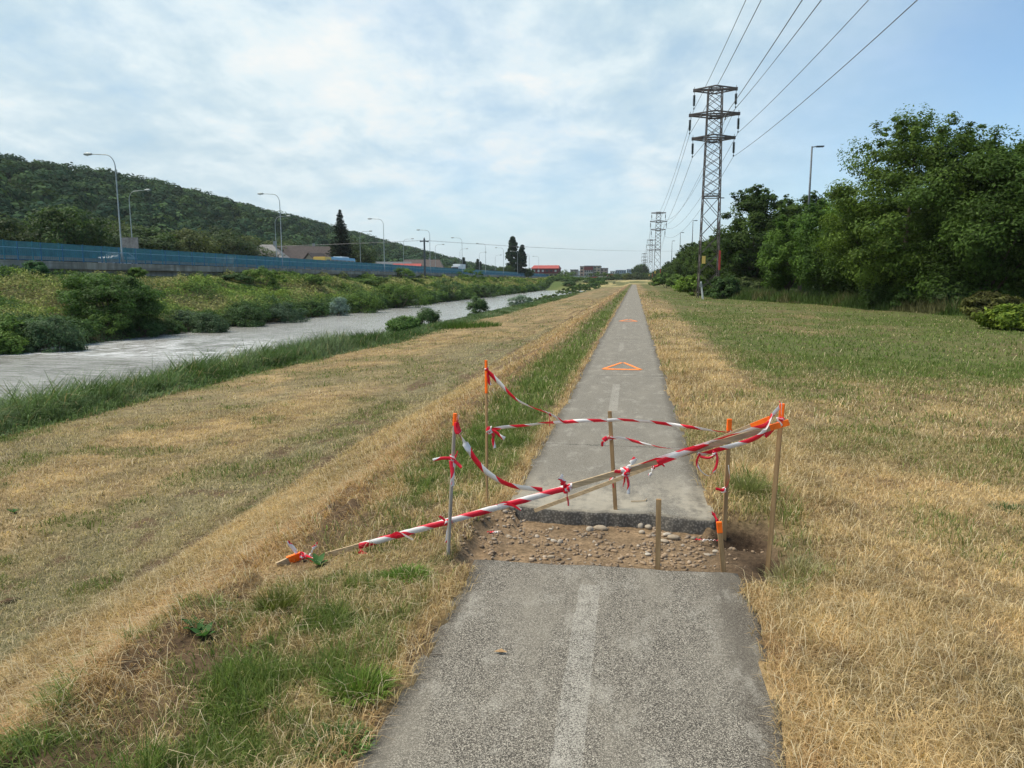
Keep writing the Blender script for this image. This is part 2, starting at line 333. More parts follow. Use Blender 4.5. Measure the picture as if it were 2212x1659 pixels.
# ------------------------------------------------------------------ terrain
WATER = -2.6
PX = [-2600, -100, -62, -50.62, -50.52, -49.5, -46, -41, -37.6, -36.2, -34, -22, -18.5, -16.5, -14.5, -12.5, -9, -5.2, -4.4, -3.2, -2.3, -1.7, -1.0, .7, 1.5, 6, 14, 30, 2600]
PZ = [3.2, 3.2, 3.15, 3.15, 2.05, 1.9, 1.0, -.8, -2.1, -3.0, -3.4, -3.4, -3.0, -2.5, -1.75, -1.38, -1.25, -1.12, -1.0, -.52, -.14, -.03, 0, 0, .0, -.05, -.1, 0, 0]
def pathx(Y): return -.17-.0015*np.minimum(Y, 120)
def edgeL(Y): return pathx(Y)-.745+.12*(fbm(Y, Y*0+3, 1.3, 5)-.5)+.045*(vn(Y, Y*0, 9, 6)-.5)
def edgeR(Y): return pathx(Y)+.755-.0*Y+.12*(fbm(Y, Y*0+9, 1.1, 8)-.5)+.045*(vn(Y, Y*0, 8, 9)-.5)+.06*np.exp(-((Y-4)/1.2)**2)
CUT0 = lambda X: 4.16+.03*X+.03*(vn(X, X*0, 9, 3)-.5)
CUT1 = lambda X: 5.21-.05*X+.13*(fbm(X, X*0, 5, 4)-.5)
def pitmask(X, Y):
    w = .12*(fbm(X, Y, 5, 21)-.5)
    a = sst(X+w, -1.12, -.98)*sst(-X+w, -.98, -.86)*sst(Y, 4.0, 4.12)*sst(-Y, -5.5, -5.25)
    r = np.exp(-(((X-.84)/.24)**2+((Y-5.06)/.17)**2)**1.5)
    r2 = np.exp(-(((X-.92)/.10)**2+((Y-4.50)/.12)**2)**1.5)
    side = 1-sst(Y, 5.10, 5.2)*sst(np.abs(X+.17), .72, .8)
    return np.clip(a*side, 0, 1), np.clip(r, 0, 1), np.clip(r2, 0, 1)
def ground(X, Y):
    X = np.asarray(X, float); Y = np.asarray(Y, float)
    z = np.interp(X, PX, PZ)
    n = (fbm(X, Y, .35, 31)-.5)*.22+(fbm(X, Y, 2.2, 33)-.5)*.07
    amp = sst(np.abs(X+.15), .8, 2.2)*(1-sst(-X, 49, 50.4)*(1-sst(-X, 50.7, 60)))
    z = z+n*amp*np.where(X < -4.5, .7, 1)
    z = z+.09*np.exp(-((X+2.35+.25*(fbm(Y, Y*0, .8, 36)-.5))/.28)**2)*(.1+1.3*sst(fbm(X*3, Y, 2.2, 35), .35, .65))        # raked hay ridge
    z = z-.07*np.exp(-((X+4.45)/.14)**2)*sst(fbm(X*.5, Y, .9, 37), .4, .6)    # rut at the toe
    # river ends, embankment crosses
    z = np.where((X < -9) & (X > -50.5), z+(0.2-z)*sst(Y, 300, 330)*sst(Y, 0, 1), z)
    rid = sst(Y, 262, 385)*1.55*(sst(X, -75, -46))
    z = np.where(X > -50.5, np.maximum(z, np.where(Y > 262, rid+z*(1-sst(Y, 262, 385)), z)), z)
    z = z+(1.2-z)*sst(Y, 470, 560)
    z = z+.04*sst(np.abs(X), 200, 2600)
    # below the slab and in the trench
    sl = (X > edgeL(Y)+.05) & (X < edgeR(Y)-.05) & (Y < 258)
    z = np.where(sl, -.115, z)
    a, r, r2 = pitmask(X, Y)
    dirt = -.094+.05*(fbm(X, Y, 4, 41)-.5)+.016*(fbm(X, Y, 20, 43)-.5)+.085*sst(Y, 4.95, 5.18)*fbm(X, Y, 5, 45)
    z = np.where(a > 0, z*(1-a)+np.minimum(dirt, z)*a, z)
    z = z-.17*r-.15*r2
    return z
STRAW = np.array([.49, .355, .18]); HAY = np.array([.45, .275, .13]); OLIVE = np.array([.22, .20, .085]); GREEN = np.array([.125, .18, .045]); GREYG = np.array([.25, .245, .14]); SOIL = np.array([.105, .07, .042]); DGREEN = np.array([.045, .085, .025])
def cover(X, Y):
    """returns green (0..1), hay(0..1), greygreen(0..1), bare(0..1)"""
    X = np.asarray(X, float); Y = np.asarray(Y, float)
    n = fbm(X, Y, .9, 51); n2 = fbm(X, Y*.35, .45, 53); n3 = fbm(X, Y, 3.2, 55); nb = fbm(X, Y, .22, 57)
    # right side
    gr = sst(Y, 5.5, 19)*.95
    gr = gr*(.62+.9*(n2-.3))*sst(X, 1.0, 2.6+0*Y)+.30*np.exp(-((X-1.0)/.28)**2)*sst(Y, 3.6, 5)*sst(-Y, -7, -5.5)*2
    gr = gr+.28*sst(n, .5, .66)*sst(Y, 1, 4)+.35*sst(nb+n*.3, .68, .8)*sst(Y, 8, 20)
    gr = gr-.55*np.exp(-((X-1.35-.015*Y)/.5)**2)*sst(n2, .3, .6)
    gr = np.where(X > 7, np.maximum(gr, sst(Y, 9, 20)*(.35+.55*n2)), gr)
    # left shoulder
    gl = np.exp(-((X+1.5-.0*Y)/.5)**2)*(.12+.8*sst(Y, 4.8, 7.5)+1.0*sst(fbm(X, Y, 4.5, 58)*.7+n*.3, .46, .60))*(1-.65*np.exp(-((Y-4.6)/.9)**2))
    gl = gl+.75*np.exp(-((X+2.0)/1.0)**2)*sst(-Y, -4.2, -2.4)*sst(fbm(X, Y, 3.5, 60), .47, .6)
    gl = gl*sst(-X, .95, 1.12)
    gl = gl+.9*sst(-X, 11.4, 13.0)+.5*sst(n+nb*.4, .72, .84)*(X < -4.5)+.38*sst(fbm(X*.8, Y*.06, 1.0, 59), .56, .7)*sst(Y, 25, 60)*(X < -4)
    g = np.where(X > 0, gr, gl)
    hay = np.where(X < 0, np.exp(-((X+2.55)/.62)**2)*.95+.5*np.exp(-((X+.98)/.09)**2), .5*np.exp(-((X-.68)/.09)**2))
    hay = hay+.35*sst(n3, .55, .7)
    gg = np.where(X < -4.3, np.exp(-((X+5.3)/(1.0+.015*Y))**2)*.95*sst(-Y, -45, -20)+.6*sst(fbm(X, Y*.3, .35, 61), .5, .62), 0)
    bare = sst(n3*.5+fbm(X, Y, 7, 63)*.5, .55, .68)*.4
    bare = bare+.85*np.exp(-((X+4.42)/.16)**2)*sst(fbm(X*.4, Y, .8, 65), .46, .6)
    bare = bare+.6*sst(fbm(X*1.2, Y*.6, 1.6, 67), .60, .68)*((X < -1.6) & (X > -4.6))
    bare = bare+.5*np.exp(-(((X+1.35)/.35)**2+((Y-4.8)/.5)**2))+.55*sst(fbm(X, Y*.8, 2.3, 68), .60, .70)*(X < 0)*(X > -6)
    return np.clip(g, 0, 1), np.clip(hay, 0, 1), np.clip(gg, 0, 1), np.clip(bare, 0, 1)
def covercol(X, Y):
    g, h, gg, ba = cover(X, Y); n = fbm(X, Y, 2.0, 71)
    c = STRAW*(.62+.76*sst(.6*n+.4*fbm(X, Y, 6, 72), .25, .75)[..., None]); c = c+(np.array([.30, .24, .12])-c)*(sst(fbm(X, Y*.7, .8, 74), .5, .68)*.55)[..., None]
    lp = lambda c, d, k: c+(d-c)*k[..., None]
    c = lp(c, HAY, h*.8); c = lp(c, GREYG, gg*.8); c = lp(c, OLIVE, np.clip(g*1.6, 0, 1)*.85); c = lp(c, GREEN, sst(g, .45, 1)*.85)
    return c, ba
def seg(*a):
    out = []
    for i in range(0, len(a)-2, 2):
        x0, st, x1 = a[i], a[i+1], a[i+2]; out.append(np.arange(x0, x1-1e-6, st))
    return np.concatenate(out+[[a[-1]]])
gx = np.unique(np.concatenate([seg(-2600, 250, -600, 60, -100, 8, -52, .8, -50.7), [-50.62, -50.52, -50.3], seg(-50, .7, -35, 2.5, -17.5, .4, -11, .25, -6, .06, -1.2, .035, 1.3, .07, 3, .2, 9, .8, 32, 6, 100, 60, 600, 250, 2600)]))
gy = np.unique(seg(-60, 10, 0, .5, 1, .07, 3.8, .035, 5.7, .07, 9, .15, 18, .5, 50, 2, 120, 5, 600, 50, 1500, 300, 6000, 1200, 10800))
GX, GY = np.meshgrid(gx, gy); GZ = ground(GX, GY)
nx, ny = len(gx), len(gy); ii = np.arange(nx*ny).reshape(ny, nx)
FQ = np.stack([ii[:-1, :-1], ii[:-1, 1:], ii[1:, 1:], ii[1:, :-1]], -1).reshape(-1, 4)
gc, ba = covercol(GX, GY)
gc = gc*.62; gc = gc+(SOIL-gc)*(np.clip(ba*1.2+.25, 0, 1))[..., None]
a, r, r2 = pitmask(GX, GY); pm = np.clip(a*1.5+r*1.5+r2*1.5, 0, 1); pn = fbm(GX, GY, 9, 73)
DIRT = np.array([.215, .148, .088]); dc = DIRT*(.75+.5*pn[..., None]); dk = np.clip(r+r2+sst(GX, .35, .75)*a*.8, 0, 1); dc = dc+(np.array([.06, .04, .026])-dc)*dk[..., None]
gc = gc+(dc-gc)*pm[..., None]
bank = sst(-GX, 36, 37.5)*sst(GX, -50.6, -50.4); gc = gc+(np.array([.11, .105, .045])-gc)*bank[..., None]
bed = sst(-GX, 16, 17)*sst(GX, -37.6, -36.5); gc = gc+(np.array([.09, .07, .05])-gc)*bed[..., None]
farc = sst(GY, 255, 300)[..., None]; fc = np.array([.27, .20, .10])*(1-.75*sst(fbm(GX, GY, .09, 75)+.3*(fbm(GX, GY, .5, 76)-.5), .42, .56))[..., None]+np.array([.04, .06, .02]); fc = fc+(np.array([.075, .11, .03])-fc)*(sst(-GX, 18, 34)*.85)[..., None]; gc = gc+(fc-gc)*farc
rg = (sst(GX, 12, 22)*sst(GY, 10, 20))[..., None]; gc = gc+(np.array([.05, .07, .025])-gc)*rg
tn = sst(GY, 520, 600)[..., None]; gc = gc+(np.array([.06, .075, .04])-gc)*tn
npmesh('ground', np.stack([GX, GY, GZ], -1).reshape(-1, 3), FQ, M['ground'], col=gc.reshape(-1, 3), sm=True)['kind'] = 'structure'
# hill (its slope climbs behind the houses)
RP = [(-60, 60), (150, 60), (335, 60), (400, 65), (463, 64), (571, 57), (637, 55), (741, 50), (846, 38), (932, 29), (1080, 22), (1214, 17), (1500, 11), (1900, 6), (2600, 3)]
def hillz(X, Y):
    rh = np.interp(Y, [a for a, b in RP], [b for a, b in RP]); t = (-X-120)/210.
    k = np.where(t < 1, sst(t, -.15, 1.12), 1.0)
    return 3.0+(rh-3)*k*(1+.14*(fbm(X, Y, .012, 81)-.5))
hx = np.linspace(-700, -90, 60); hy = np.linspace(-60, 2600, 160); HX, HY = np.meshgrid(hx, hy); HZ = hillz(HX, HY)-.5
HZ = np.where(HX < -640, -5, HZ)
hi = np.arange(60*160).reshape(160, 60); HF = np.stack([hi[:-1, :-1], hi[:-1, 1:], hi[1:, 1:], hi[1:, :-1]], -1).reshape(-1, 4)
npmesh('hill', np.stack([HX, HY, HZ], -1).reshape(-1, 3), HF, M['ground'], col=np.tile([.03, .045, .02], (HX.size, 1)), sm=True)['kind'] = 'structure'
# distant mountains
mx_ = np.linspace(-8500, 4200, 200); mh = 40+60*sst(fbm(mx_, mx_*0, .0007, 83), .3, .7)+110*np.exp(-((mx_-900)/700)**2)*0+95*fbm(mx_, mx_*0, .0016, 85)
mv = []; 
for k, (yy, s) in enumerate(((9000, 0), (9600, .6), (10500, 1.0), (12500, 0))): mv.append(np.stack([mx_, np.full_like(mx_, yy), mh*s-2*(s == 0)], -1))
mv = np.concatenate(mv); mi = np.arange(800).reshape(4, 200); MF = np.stack([mi[:-1, :-1], mi[:-1, 1:], mi[1:, 1:], mi[1:, :-1]], -1).reshape(-1, 4)
npmesh('mountains', mv, MF, plain('hazy_mountain_forest', (.07, .12, .13), .9, 0, .2, .002), sm=True)['kind'] = 'structure'  # forest green tinted blue, distance haze put into the base colour
# water
wxs = np.linspace(-39, -13, 14); wys = seg(-30, 5, 120, 10, 345); WX, WY = np.meshgrid(wxs, wys); wi = np.arange(WX.size).reshape(WX.shape)
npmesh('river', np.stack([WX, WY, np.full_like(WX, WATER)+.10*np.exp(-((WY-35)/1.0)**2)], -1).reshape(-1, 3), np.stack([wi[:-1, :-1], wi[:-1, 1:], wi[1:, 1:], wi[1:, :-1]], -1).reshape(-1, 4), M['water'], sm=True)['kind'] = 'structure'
# path: two slabs on either side of the trench
def slab(name, y0f, y1f, ys):
    us = np.linspace(0, 1, 46); V = []; 
    Uu, T = np.meshgrid(us, ys)
    Xb = edgeL(T)*(1-Uu)+edgeR(T)*Uu
    Y0 = y0f(Xb) if y0f else ys[0]; Y1 = y1f(Xb) if y1f else ys[-1]
    Yb = Y0+(T-ys[0])/(ys[-1]-ys[0])*(Y1-Y0)
    Zb = .004*(fbm(Xb, Yb, 3, 91)-.5)
    nv = Uu.size; idx = np.arange(nv).reshape(Uu.shape); top = np.stack([Xb, Yb, Zb], -1).reshape(-1, 3)
    ring = np.concatenate([idx[0, :], idx[1:, -1], idx[-1, :-1][::-1], idx[1:-1, 0][::-1]])
    bot = top[ring].copy(); bot[:, 2] = -.13
    bot2 = top[ring].copy(); bot2[:, 2] = -.03
    cen = np.array([-.2, (ys[0]+ys[-1])/2, 0]);
    if y0f: k = len(us); bot2[:k, 1] -= .012*RNG.random(k); bot[:k, 1] -= .03*RNG.random(k)
    F1 = np.stack([idx[:-1, :-1], idx[:-1, 1:], idx[1:, 1:], idx[1:, :-1]], -1).reshape(-1, 4)
    n = len(ring); a_ = ring; b_ = np.roll(ring, -1); m0 = nv+np.arange(n); m1 = np.roll(m0, -1); q0 = nv+n+np.arange(n); q1 = np.roll(q0, -1)
    F2 = np.stack([a_, m0, m1, b_], -1); F3 = np.stack([m0, q0, q1, m1], -1)
    o = npmesh(name, np.concatenate([top, bot2, bot]), np.concatenate([F1, F2, F3]), M['path']); o['kind'] = 'structure'
slab('path', None, CUT0, seg(-6, .5, 1.5, .04, 4.16))
slab('path', CUT1, None, seg(5.21, .05, 10, .25, 40, 2, 258))

# ------------------------------------------------------------------ vegetation generators
def blades(name, P, h, w, az_, lean, col, matl, bend=.5, **kw):
    """P (n,3) base, h height, w width, az_ lean direction, lean 0..1 (0 upright, 1 flat)"""
    n = len(P); L = np.stack([np.cos(az_), np.sin(az_), np.zeros(n)], -1)
    fa = RNG.random(n)*math.pi*2; side = np.stack([np.cos(fa), np.sin(fa), np.zeros(n)], -1)*w[:, None]*.5
    l1 = lean*.55; l2 = np.clip(lean*(1+bend), 0, 1.4)
    up1 = np.sqrt(np.clip(1-l1**2, .02, 1)); up2 = np.sqrt(np.clip(1-np.minimum(l2, .99)**2, .0, 1))*np.where(l2 > 1, -.4, 1)
    m_ = P+L*(h*.5*l1)[:, None]; m_[:, 2] += h*.5*up1
    t_ = m_+L*(h*.5*np.minimum(l2, 1))[:, None]; t_[:, 2] += h*.5*up2
    V = np.empty((n, 6, 3)); V[:, 0] = P-side; V[:, 1] = P+side; V[:, 2] = m_+side*.8; V[:, 3] = m_-side*.8; V[:, 4] = t_+side*.12; V[:, 5] = t_-side*.12
    b = (np.arange(n)*6)[:, None]; F = np.concatenate([b+[0, 1, 2, 3], b+[3, 2, 4, 5]])
    return npmesh(name, V.reshape(-1, 3), F, matl, col=np.repeat(col, 6, 0), **kw)
def leaves(P, Nn, size, asp=.45):
    n = len(P); Nn = Nn/np.linalg.norm(Nn, axis=1, keepdims=True); r = RNG.normal(size=(n, 3)); a_ = np.cross(Nn, r); a_ /= np.linalg.norm(a_, axis=1, keepdims=True)+1e-9; b_ = np.cross(Nn, a_)
    a_ = a_*size[:, None]*.5; b_ = b_*(size*asp)[:, None]*.5
    V = np.empty((n, 4, 3)); V[:, 0] = P-a_; V[:, 1] = P+b_-a_*.1; V[:, 2] = P+a_; V[:, 3] = P-b_-a_*.1
    return V.reshape(-1, 3), (np.arange(n)*4)[:, None]+[0, 1, 2, 3]
def crown_mesh(name, R, clumps, per, lsize, colA, colB, crad=.8, asp=.45, flat=1.0, shell=.55, matl=None, bottom=-.75, skinny=False, spikes=0, upn=.6):
    """R = radii (rx, ry, rz); leaves in clumps around an uneven shell; centred on 0"""
    rx, ry, rz = R; d = RNG.normal(size=(clumps, 3)); d /= np.linalg.norm(d, axis=1, keepdims=True); d[:, 2] = np.where(d[:, 2] < bottom, -d[:, 2], d[:, 2])
    rr = shell+(1-shell)*RNG.random(clumps)**.6; rr = rr*(.82+.36*vn(d[:, 0]*2+5, d[:, 1]*2+d[:, 2]*2, 1.3, int(RNG.integers(1, 999))))
    C = d*rr[:, None]*np.array([rx, ry, rz])
    if skinny: k = np.clip(1.05-(C[:, 2]/rz+1)/2, .05, 1)**.55; C[:, 0] *= k; C[:, 1] *= k
    if spikes:
        s = RNG.random(spikes)*2*math.pi; e = .2+.5*RNG.random(spikes); sp_ = []
        for q, w_ in zip(s, e):
            base = np.array([math.cos(q)*rx*w_, math.sin(q)*ry*w_, rz*math.sqrt(max(0, 1-w_**2))*.92])
            for j in range(4): sp_.append(base*(1+.085*j)+RNG.normal(size=3)*.08)
        C = np.concatenate([C, sp_])
    nC = len(C); cr = crad*(.55+.9*RNG.random(nC))
    if spikes: cr[-spikes*4:] *= .35
    idx = np.repeat(np.arange(nC), per) if not spikes else np.concatenate([np.repeat(np.arange(nC-spikes*4), per), np.repeat(np.arange(nC-spikes*4, nC), max(per//4, 6))])
    off = RNG.normal(size=(len(idx), 3)); off /= np.linalg.norm(off, axis=1, keepdims=True); off *= (RNG.random(len(idx))**.45)[:, None]
    P_ = C[idx]+off*cr[idx][:, None]*np.array([1, 1, .62*flat])
    out = P_/np.array([rx, ry, rz])**1.0; Nn = off*.9+out*.5+RNG.normal(size=P_.shape)*.55; Nn[:, 2] += upn
    V, F = leaves(P_, Nn, lsize*(.6+.8*RNG.random(len(P_))), asp)
    ct = RNG.random(nC); ct2 = .75+.5*RNG.random(nC)
    c = (np.array(colA)+(np.array(colB)-np.array(colA))*np.clip(ct[idx]+.3*RNG.normal(size=len(idx)), 0, 1)[:, None])*ct2[idx][:, None]*(.75+.5*RNG.random(len(idx)))[:, None]
    return V, F, np.repeat(c, 4, 0)
def tree(name, loc, H, rad, trunk_h, clumps, per, lsize, colA, colB, lab, cat='tree', group=None, rz=0, crad=.9, bottom=-.75, spikes=0, asp=.45, upn=.6, trunk_r=None, ry=None, limbs=6):
    root = empty(name, loc, rz, label=lab, cat=cat, group=group)
    crz = (H-trunk_h)/2; V, F, c = crown_mesh('crown', (rad, ry or rad, crz), clumps, per, lsize, colA, colB, crad, asp, bottom=bottom, spikes=spikes, upn=upn)
    V = V+np.array([0, 0, trunk_h+crz]); npmesh('crown', V, F, M['leaf'], root, col=c)
    tr_ = trunk_r or .018*H+.03; mb = MB()
    mb.tube([(0, 0, -.2), (.05, .03, trunk_h*.6), (-.05, .08, trunk_h+crz*.5), (.04, 0, H*.85)], [tr_*1.25, tr_, tr_*.65, tr_*.15], 8)
    for k in range(limbs):
        a_ = k*2.4; z0 = trunk_h*(.7+.1*k); mb.tube([(0, 0, z0), (math.cos(a_)*rad*.3, math.sin(a_)*rad*.3, z0+crz*.45), (math.cos(a_)*rad*.72, math.sin(a_)*rad*.72, z0+crz*.85)], [tr_*.5, tr_*.33, tr_*.08], 6)
    mb.build('trunk', M['bark'], root, sm=True)
    return root
def shrub(name, loc, R, clumps, per, lsize, colA, colB, lab, group=None, crad=.35, rz=0, asp=.4, upn=.6, spikes=0, cat='shrub', stems=5):
    root = empty(name, loc, rz, label=lab, cat=cat, group=group)
    V, F, c = crown_mesh('foliage', R, clumps, per, lsize, colA, colB, crad, asp, bottom=-.35, spikes=spikes, upn=upn)
    V = V+np.array([0, 0, R[2]*.55]); V[:, 2] = np.abs(V[:, 2]); npmesh('foliage', V, F, M['leaf'], root, col=c)
    mb = MB()
    for k in range(stems):
        a_ = k*2.4+.3; mb.tube([(math.cos(a_)*.06, math.sin(a_)*.06, -.15), (math.cos(a_)*R[0]*.3, math.sin(a_)*R[1]*.3, R[2]*.7), (math.cos(a_)*R[0]*.5, math.sin(a_)*R[1]*.5, R[2]*1.15)], [.03*R[2], .02*R[2], .006*R[2]], 5)
    mb.build('stems', M['bark'], root)
    return root
#@@PART2
# ------------------------------------------------------------------ large structures
def gz(x, y): return float(ground(np.array([x]), np.array([y]))[0])
# retaining wall along the road
wr = empty('retaining_wall', (-50.3, 0, 0), label='long stained concrete retaining wall under the blue railing above the far river bank', cat='wall')
mb = MB(); mb.box((-.22, -30, 0.6), (.02, 455, 2.62)); mb.build('wall_face', M['conc'], wr)
mb = MB()
for k in range(-3, 46): mb.box((-.25, k*10, 2.62), (.42, k*10+9.97, 3.28))
mb.build('coping', M['conc'], wr)
mb = MB(); mb.box((-12.5, -60, -.02), (-.4, 470, .03)); rd = mb.build('road', M['road'], loc=(-50.5, 0, 3.22)); rd['kind'] = 'structure'
# near railing
rl = empty('blue_railing', (-50.2, 0, 3.28), label='long blue railing of thin upright bars on top of the concrete wall', cat='railing')
mb = MB()
for i in range(-10, 190):
    for j in range(12):
        y = i*2.4+.20*j; mb.box((-.007, y-.007, .10), (.007, y+.007, 1.03))
mb.build('bars', M['blue'], rl)
mb = MB(); mb.box((-.03, -24, 1.03), (.03, 455, 1.075)); mb.build('handrail', M['railtop'], rl)
mb = MB(); mb.box((-.02, -24, .07), (.02, 455, .11)); mb.build('bottom_rail', M['blue'], rl)
pm_ = MB().box((-.035, -.035, 0), (.035, .035, 1.55)).build('post', M['blue'], rl); pm_.location = (0, 0, 0)
for i in range(8, 107):
    o = pm_.copy(); SC.collection.objects.link(o); o.location = (0, i*2.4+.0, 0)
mb = MB()
for i in list(range(1, 8))+list(range(107, 190)): mb.box((-.035, i*2.4-.035, 0), (.035, i*2.4+.035, 1.55))
o = mb.build('far_post', M['blue'], rl); o['kind'] = 'stuff'
# teal screen behind the footway
ts = empty('screen_fence', (-52.6, 0, 3.2), label='teal screen fence standing just behind the blue railing along the road', cat='fence')
mb = MB()
for y in np.arange(-20, 450, .11):
    mb.box((-.012, y, .62), (.012, y+.06, 1.74))
mb.build('slats', M['teal'], ts)
mb = MB(); mb.box((-.03, -20, 1.74), (.03, 450, 1.79)); mb.box((-.03, -20, .57), (.03, 450, .62)); mb.build('rails', M['teal'], ts)
for i in range(0, 99):
    if i == 0: sp0 = MB().box((-.04, -.04, 0), (.04, .04, 1.85)).build('post', M['teal'], ts); sp0.location = (-.06, 12, 0)
    else: o = sp0.copy(); SC.collection.objects.link(o); o.location = (-.06, 12+i*3.0, 0)

gr_ = empty('guard_rail', (-53.4, 0, 3.2), label='low grey road guard rail seen through the bars of the blue railing', cat='guard rail')
mb = MB(); mb.box((-.03, -20, .28), (.03, 450, .62)); mb.box((.03, -20, .33), (.07, 450, .40)); mb.box((.03, -20, .50), (.07, 450, .57)); mb.build('rail', M['lampsteel'], gr_)
mb = MB(); mb.box((-.25, -20, 0), (.20, 450, .16)); mb.build('kerb', M['conc'], gr_)
# --- pylons
PYX, PY0 = 6.88, 72.0
s0 = (1.0)
def pylon_mesh():
    root = empty('lattice_pylon', (0, 0, 0)); Ht = 19.15
    def hw(z): return .92-.33*min(1, z/20.6)
    mb = MB()
    for sx in (-1, 1):
        for sy in (-1, 1):
            mb.bar((sx*hw(0), sy*hw(0), -.3), (sx*hw(Ht), sy*hw(Ht), Ht), .088)
    z = 0.6; k = 0
    while z < Ht-.5:
        st = 1.75 if z < 8 else .92; z2 = min(z+st, Ht)
        for ax in (0, 1):
            for s in (-1, 1):
                a = hw(z)*.98; b_ = hw(z2)*.98
                p1 = (-a, s*a, z) if ax == 0 else (s*a, -a, z); p2 = (b_, s*b_, z2) if ax == 0 else (s*b_, b_, z2)
                p3 = (a, s*a, z) if ax == 0 else (s*a, a, z); p4 = (-b_, s*b_, z2) if ax == 0 else (s*b_, -b_, z2)
                mb.bar(p1, p2, .045); mb.bar(p3, p4, .045)
        z = z2
    for zz in (.5, 9.35, 9.6, Ht-.05, Ht-2.55, Ht-4.7):
        a = hw(zz)
        for s in (-1, 1): mb.bar((-a, s*a, zz), (a, s*a, zz), .07); mb.bar((s*a, -a, zz), (s*a, a, zz), .07)
    mb.build('lattice_body', M['steel'], root)
    ins = None
    for zc, wl in ((Ht-.1, 1.87), (Ht-2.3, 2.18), (Ht-4.42, 1.86)):
        mb = MB(); a = hw(zc)
        for s in (-1, 1):
            for sy in (-1, 1):
                mb.bar((s*a*.0, sy*a, zc+.22), (s*wl, sy*.09, zc+.05), .11); mb.bar((0, sy*a, zc-.22), (s*wl, sy*.09, zc-.05), .10)
                mb.bar((s*(a+(wl-a)*.33), sy*a*.68, zc+.15), (s*(a+(wl-a)*.33), sy*a*.68, zc-.15), .05)
            mb.bar((s*(a+(wl-a)*.33), -a*.68, zc-.12), (s*(a+(wl-a)*.33), a*.68, zc-.12), .05); mb.bar((s*(a+(wl-a)*.66), -a*.38, zc-.08), (s*(a+(wl-a)*.66), a*.38, zc-.08), .05)
            mb.box((s*wl-.12, -.14, zc-.13), (s*wl+.12, .14, zc+.13)); mb.bar((s*wl, 0, zc), (s*wl, 0, zc+.32), .03)
        mb.build('crossarm', M['steel'], root)
        for s in (-1, 1):
            prof = [(.02, 0), (.02, -.28)]
            for q in range(9): prof += [(.07, -.30-.105*q), (.135, -.34-.105*q), (.075, -.385-.105*q)]
            prof += [(.02, -1.28), (.02, -1.42), (.06, -1.44), (.06, -1.56), (.015, -1.6)]
            MB().lathe(prof, (s*wl, 0, zc-.12), 10).build('insulator', M['insul'], root)
    mb = MB(); mb.bar((-.5, -.6, Ht-2.6), (1.0, -.6, Ht-2.6), .12); mb.bar((1.0, -.6, Ht-2.6), (.88, -.6, Ht-2.95), .09); mb.build('fibre_bracket', M['steel'], root)
    return root, Ht
pyl, HT = pylon_mesh()
tag(pyl, 'tall rust brown lattice pylon nearest the camera, rising from the bushes right of the path', 'pylon', 'pylons of the power line')
MB().box((-.72, -.99, 3.2), (-.40, -.95, 3.9)).build('warning_sign', M['yellow'], pyl)
MB().box((.80, -1.0, 2.6), (.98, -.93, 4.4)).build('red_plate', M['redp'], pyl)
pts_py = [(PYX, PY0), (6.0, 209), (7.0, 350), (6.2, 530), (9.0, 700)]
base = [.1+.0, 0, 0, 0, 0]
plab = [None, 'second lattice pylon along the line, its foot hidden behind the tree row', 'third lattice pylon, small and pale against the sky above the far end of the path', 'fourth lattice pylon, tiny, left of and behind the third', 'fifth and farthest lattice pylon, barely visible beside the fourth']
for i, (x, y) in enumerate(pts_py):
    if i == 0: pyl.location = (x, y, 0)
    else: clone(pyl, (x, y, 0), 0, (1, 1, 1.05), label=plab[i])
# cables
spans = [(7.3, -66)]+pts_py
def cable(dx_, hz_, sag, lab, r=.019, dyy=0, sd0=0):
    mb = MB(); pts = []; rs = []
    for i in range(len(spans)-1):
        (x0, y0), (x1, y1) = spans[i], spans[i+1]; s0_ = 1.0 if i <= 1 else 1.05; s1_ = 1.0 if i == 0 else 1.05
        if i == 0: s0_ = 1.0
        nn = 30 if i == 0 else 16
        for k in range(nn+(i == len(spans)-2)):
            t = k/nn; x = x0+(x1-x0)*t+dx_; y = y0+(y1-y0)*t+dyy
            z = hz_*(s0_+(s1_-s0_)*t)-(sag if i == 0 else sag*1.1)*4*t*(1-t); pts.append((x, y, z)); rs.append(r*(1 if y < 150 else 1.2))
    mb.tube(pts, rs, 5); return tag(mb.build('power_cable', M['cable']), lab, 'cable', 'cables of the power line')
zi = [HT-.1-1.7, HT-2.3-1.7, HT-4.42-1.7]
for (zz, wl, nm) in ((zi[0], 1.87, 'top'), (zi[1], 2.18, 'middle'), (zi[2], 1.86, 'bottom')):
    cable(-wl, zz, 2.6, 'thin overhead cable hanging from the left end of the %s crossarm of the pylons' % nm)
    cable(wl, zz, 2.6, 'thin overhead cable hanging from the right end of the %s crossarm of the pylons' % nm)
cable(.88, HT-3.0, 2.8, 'thin overhead cable carried by the short bracket under the middle crossarm', .017, -.6)

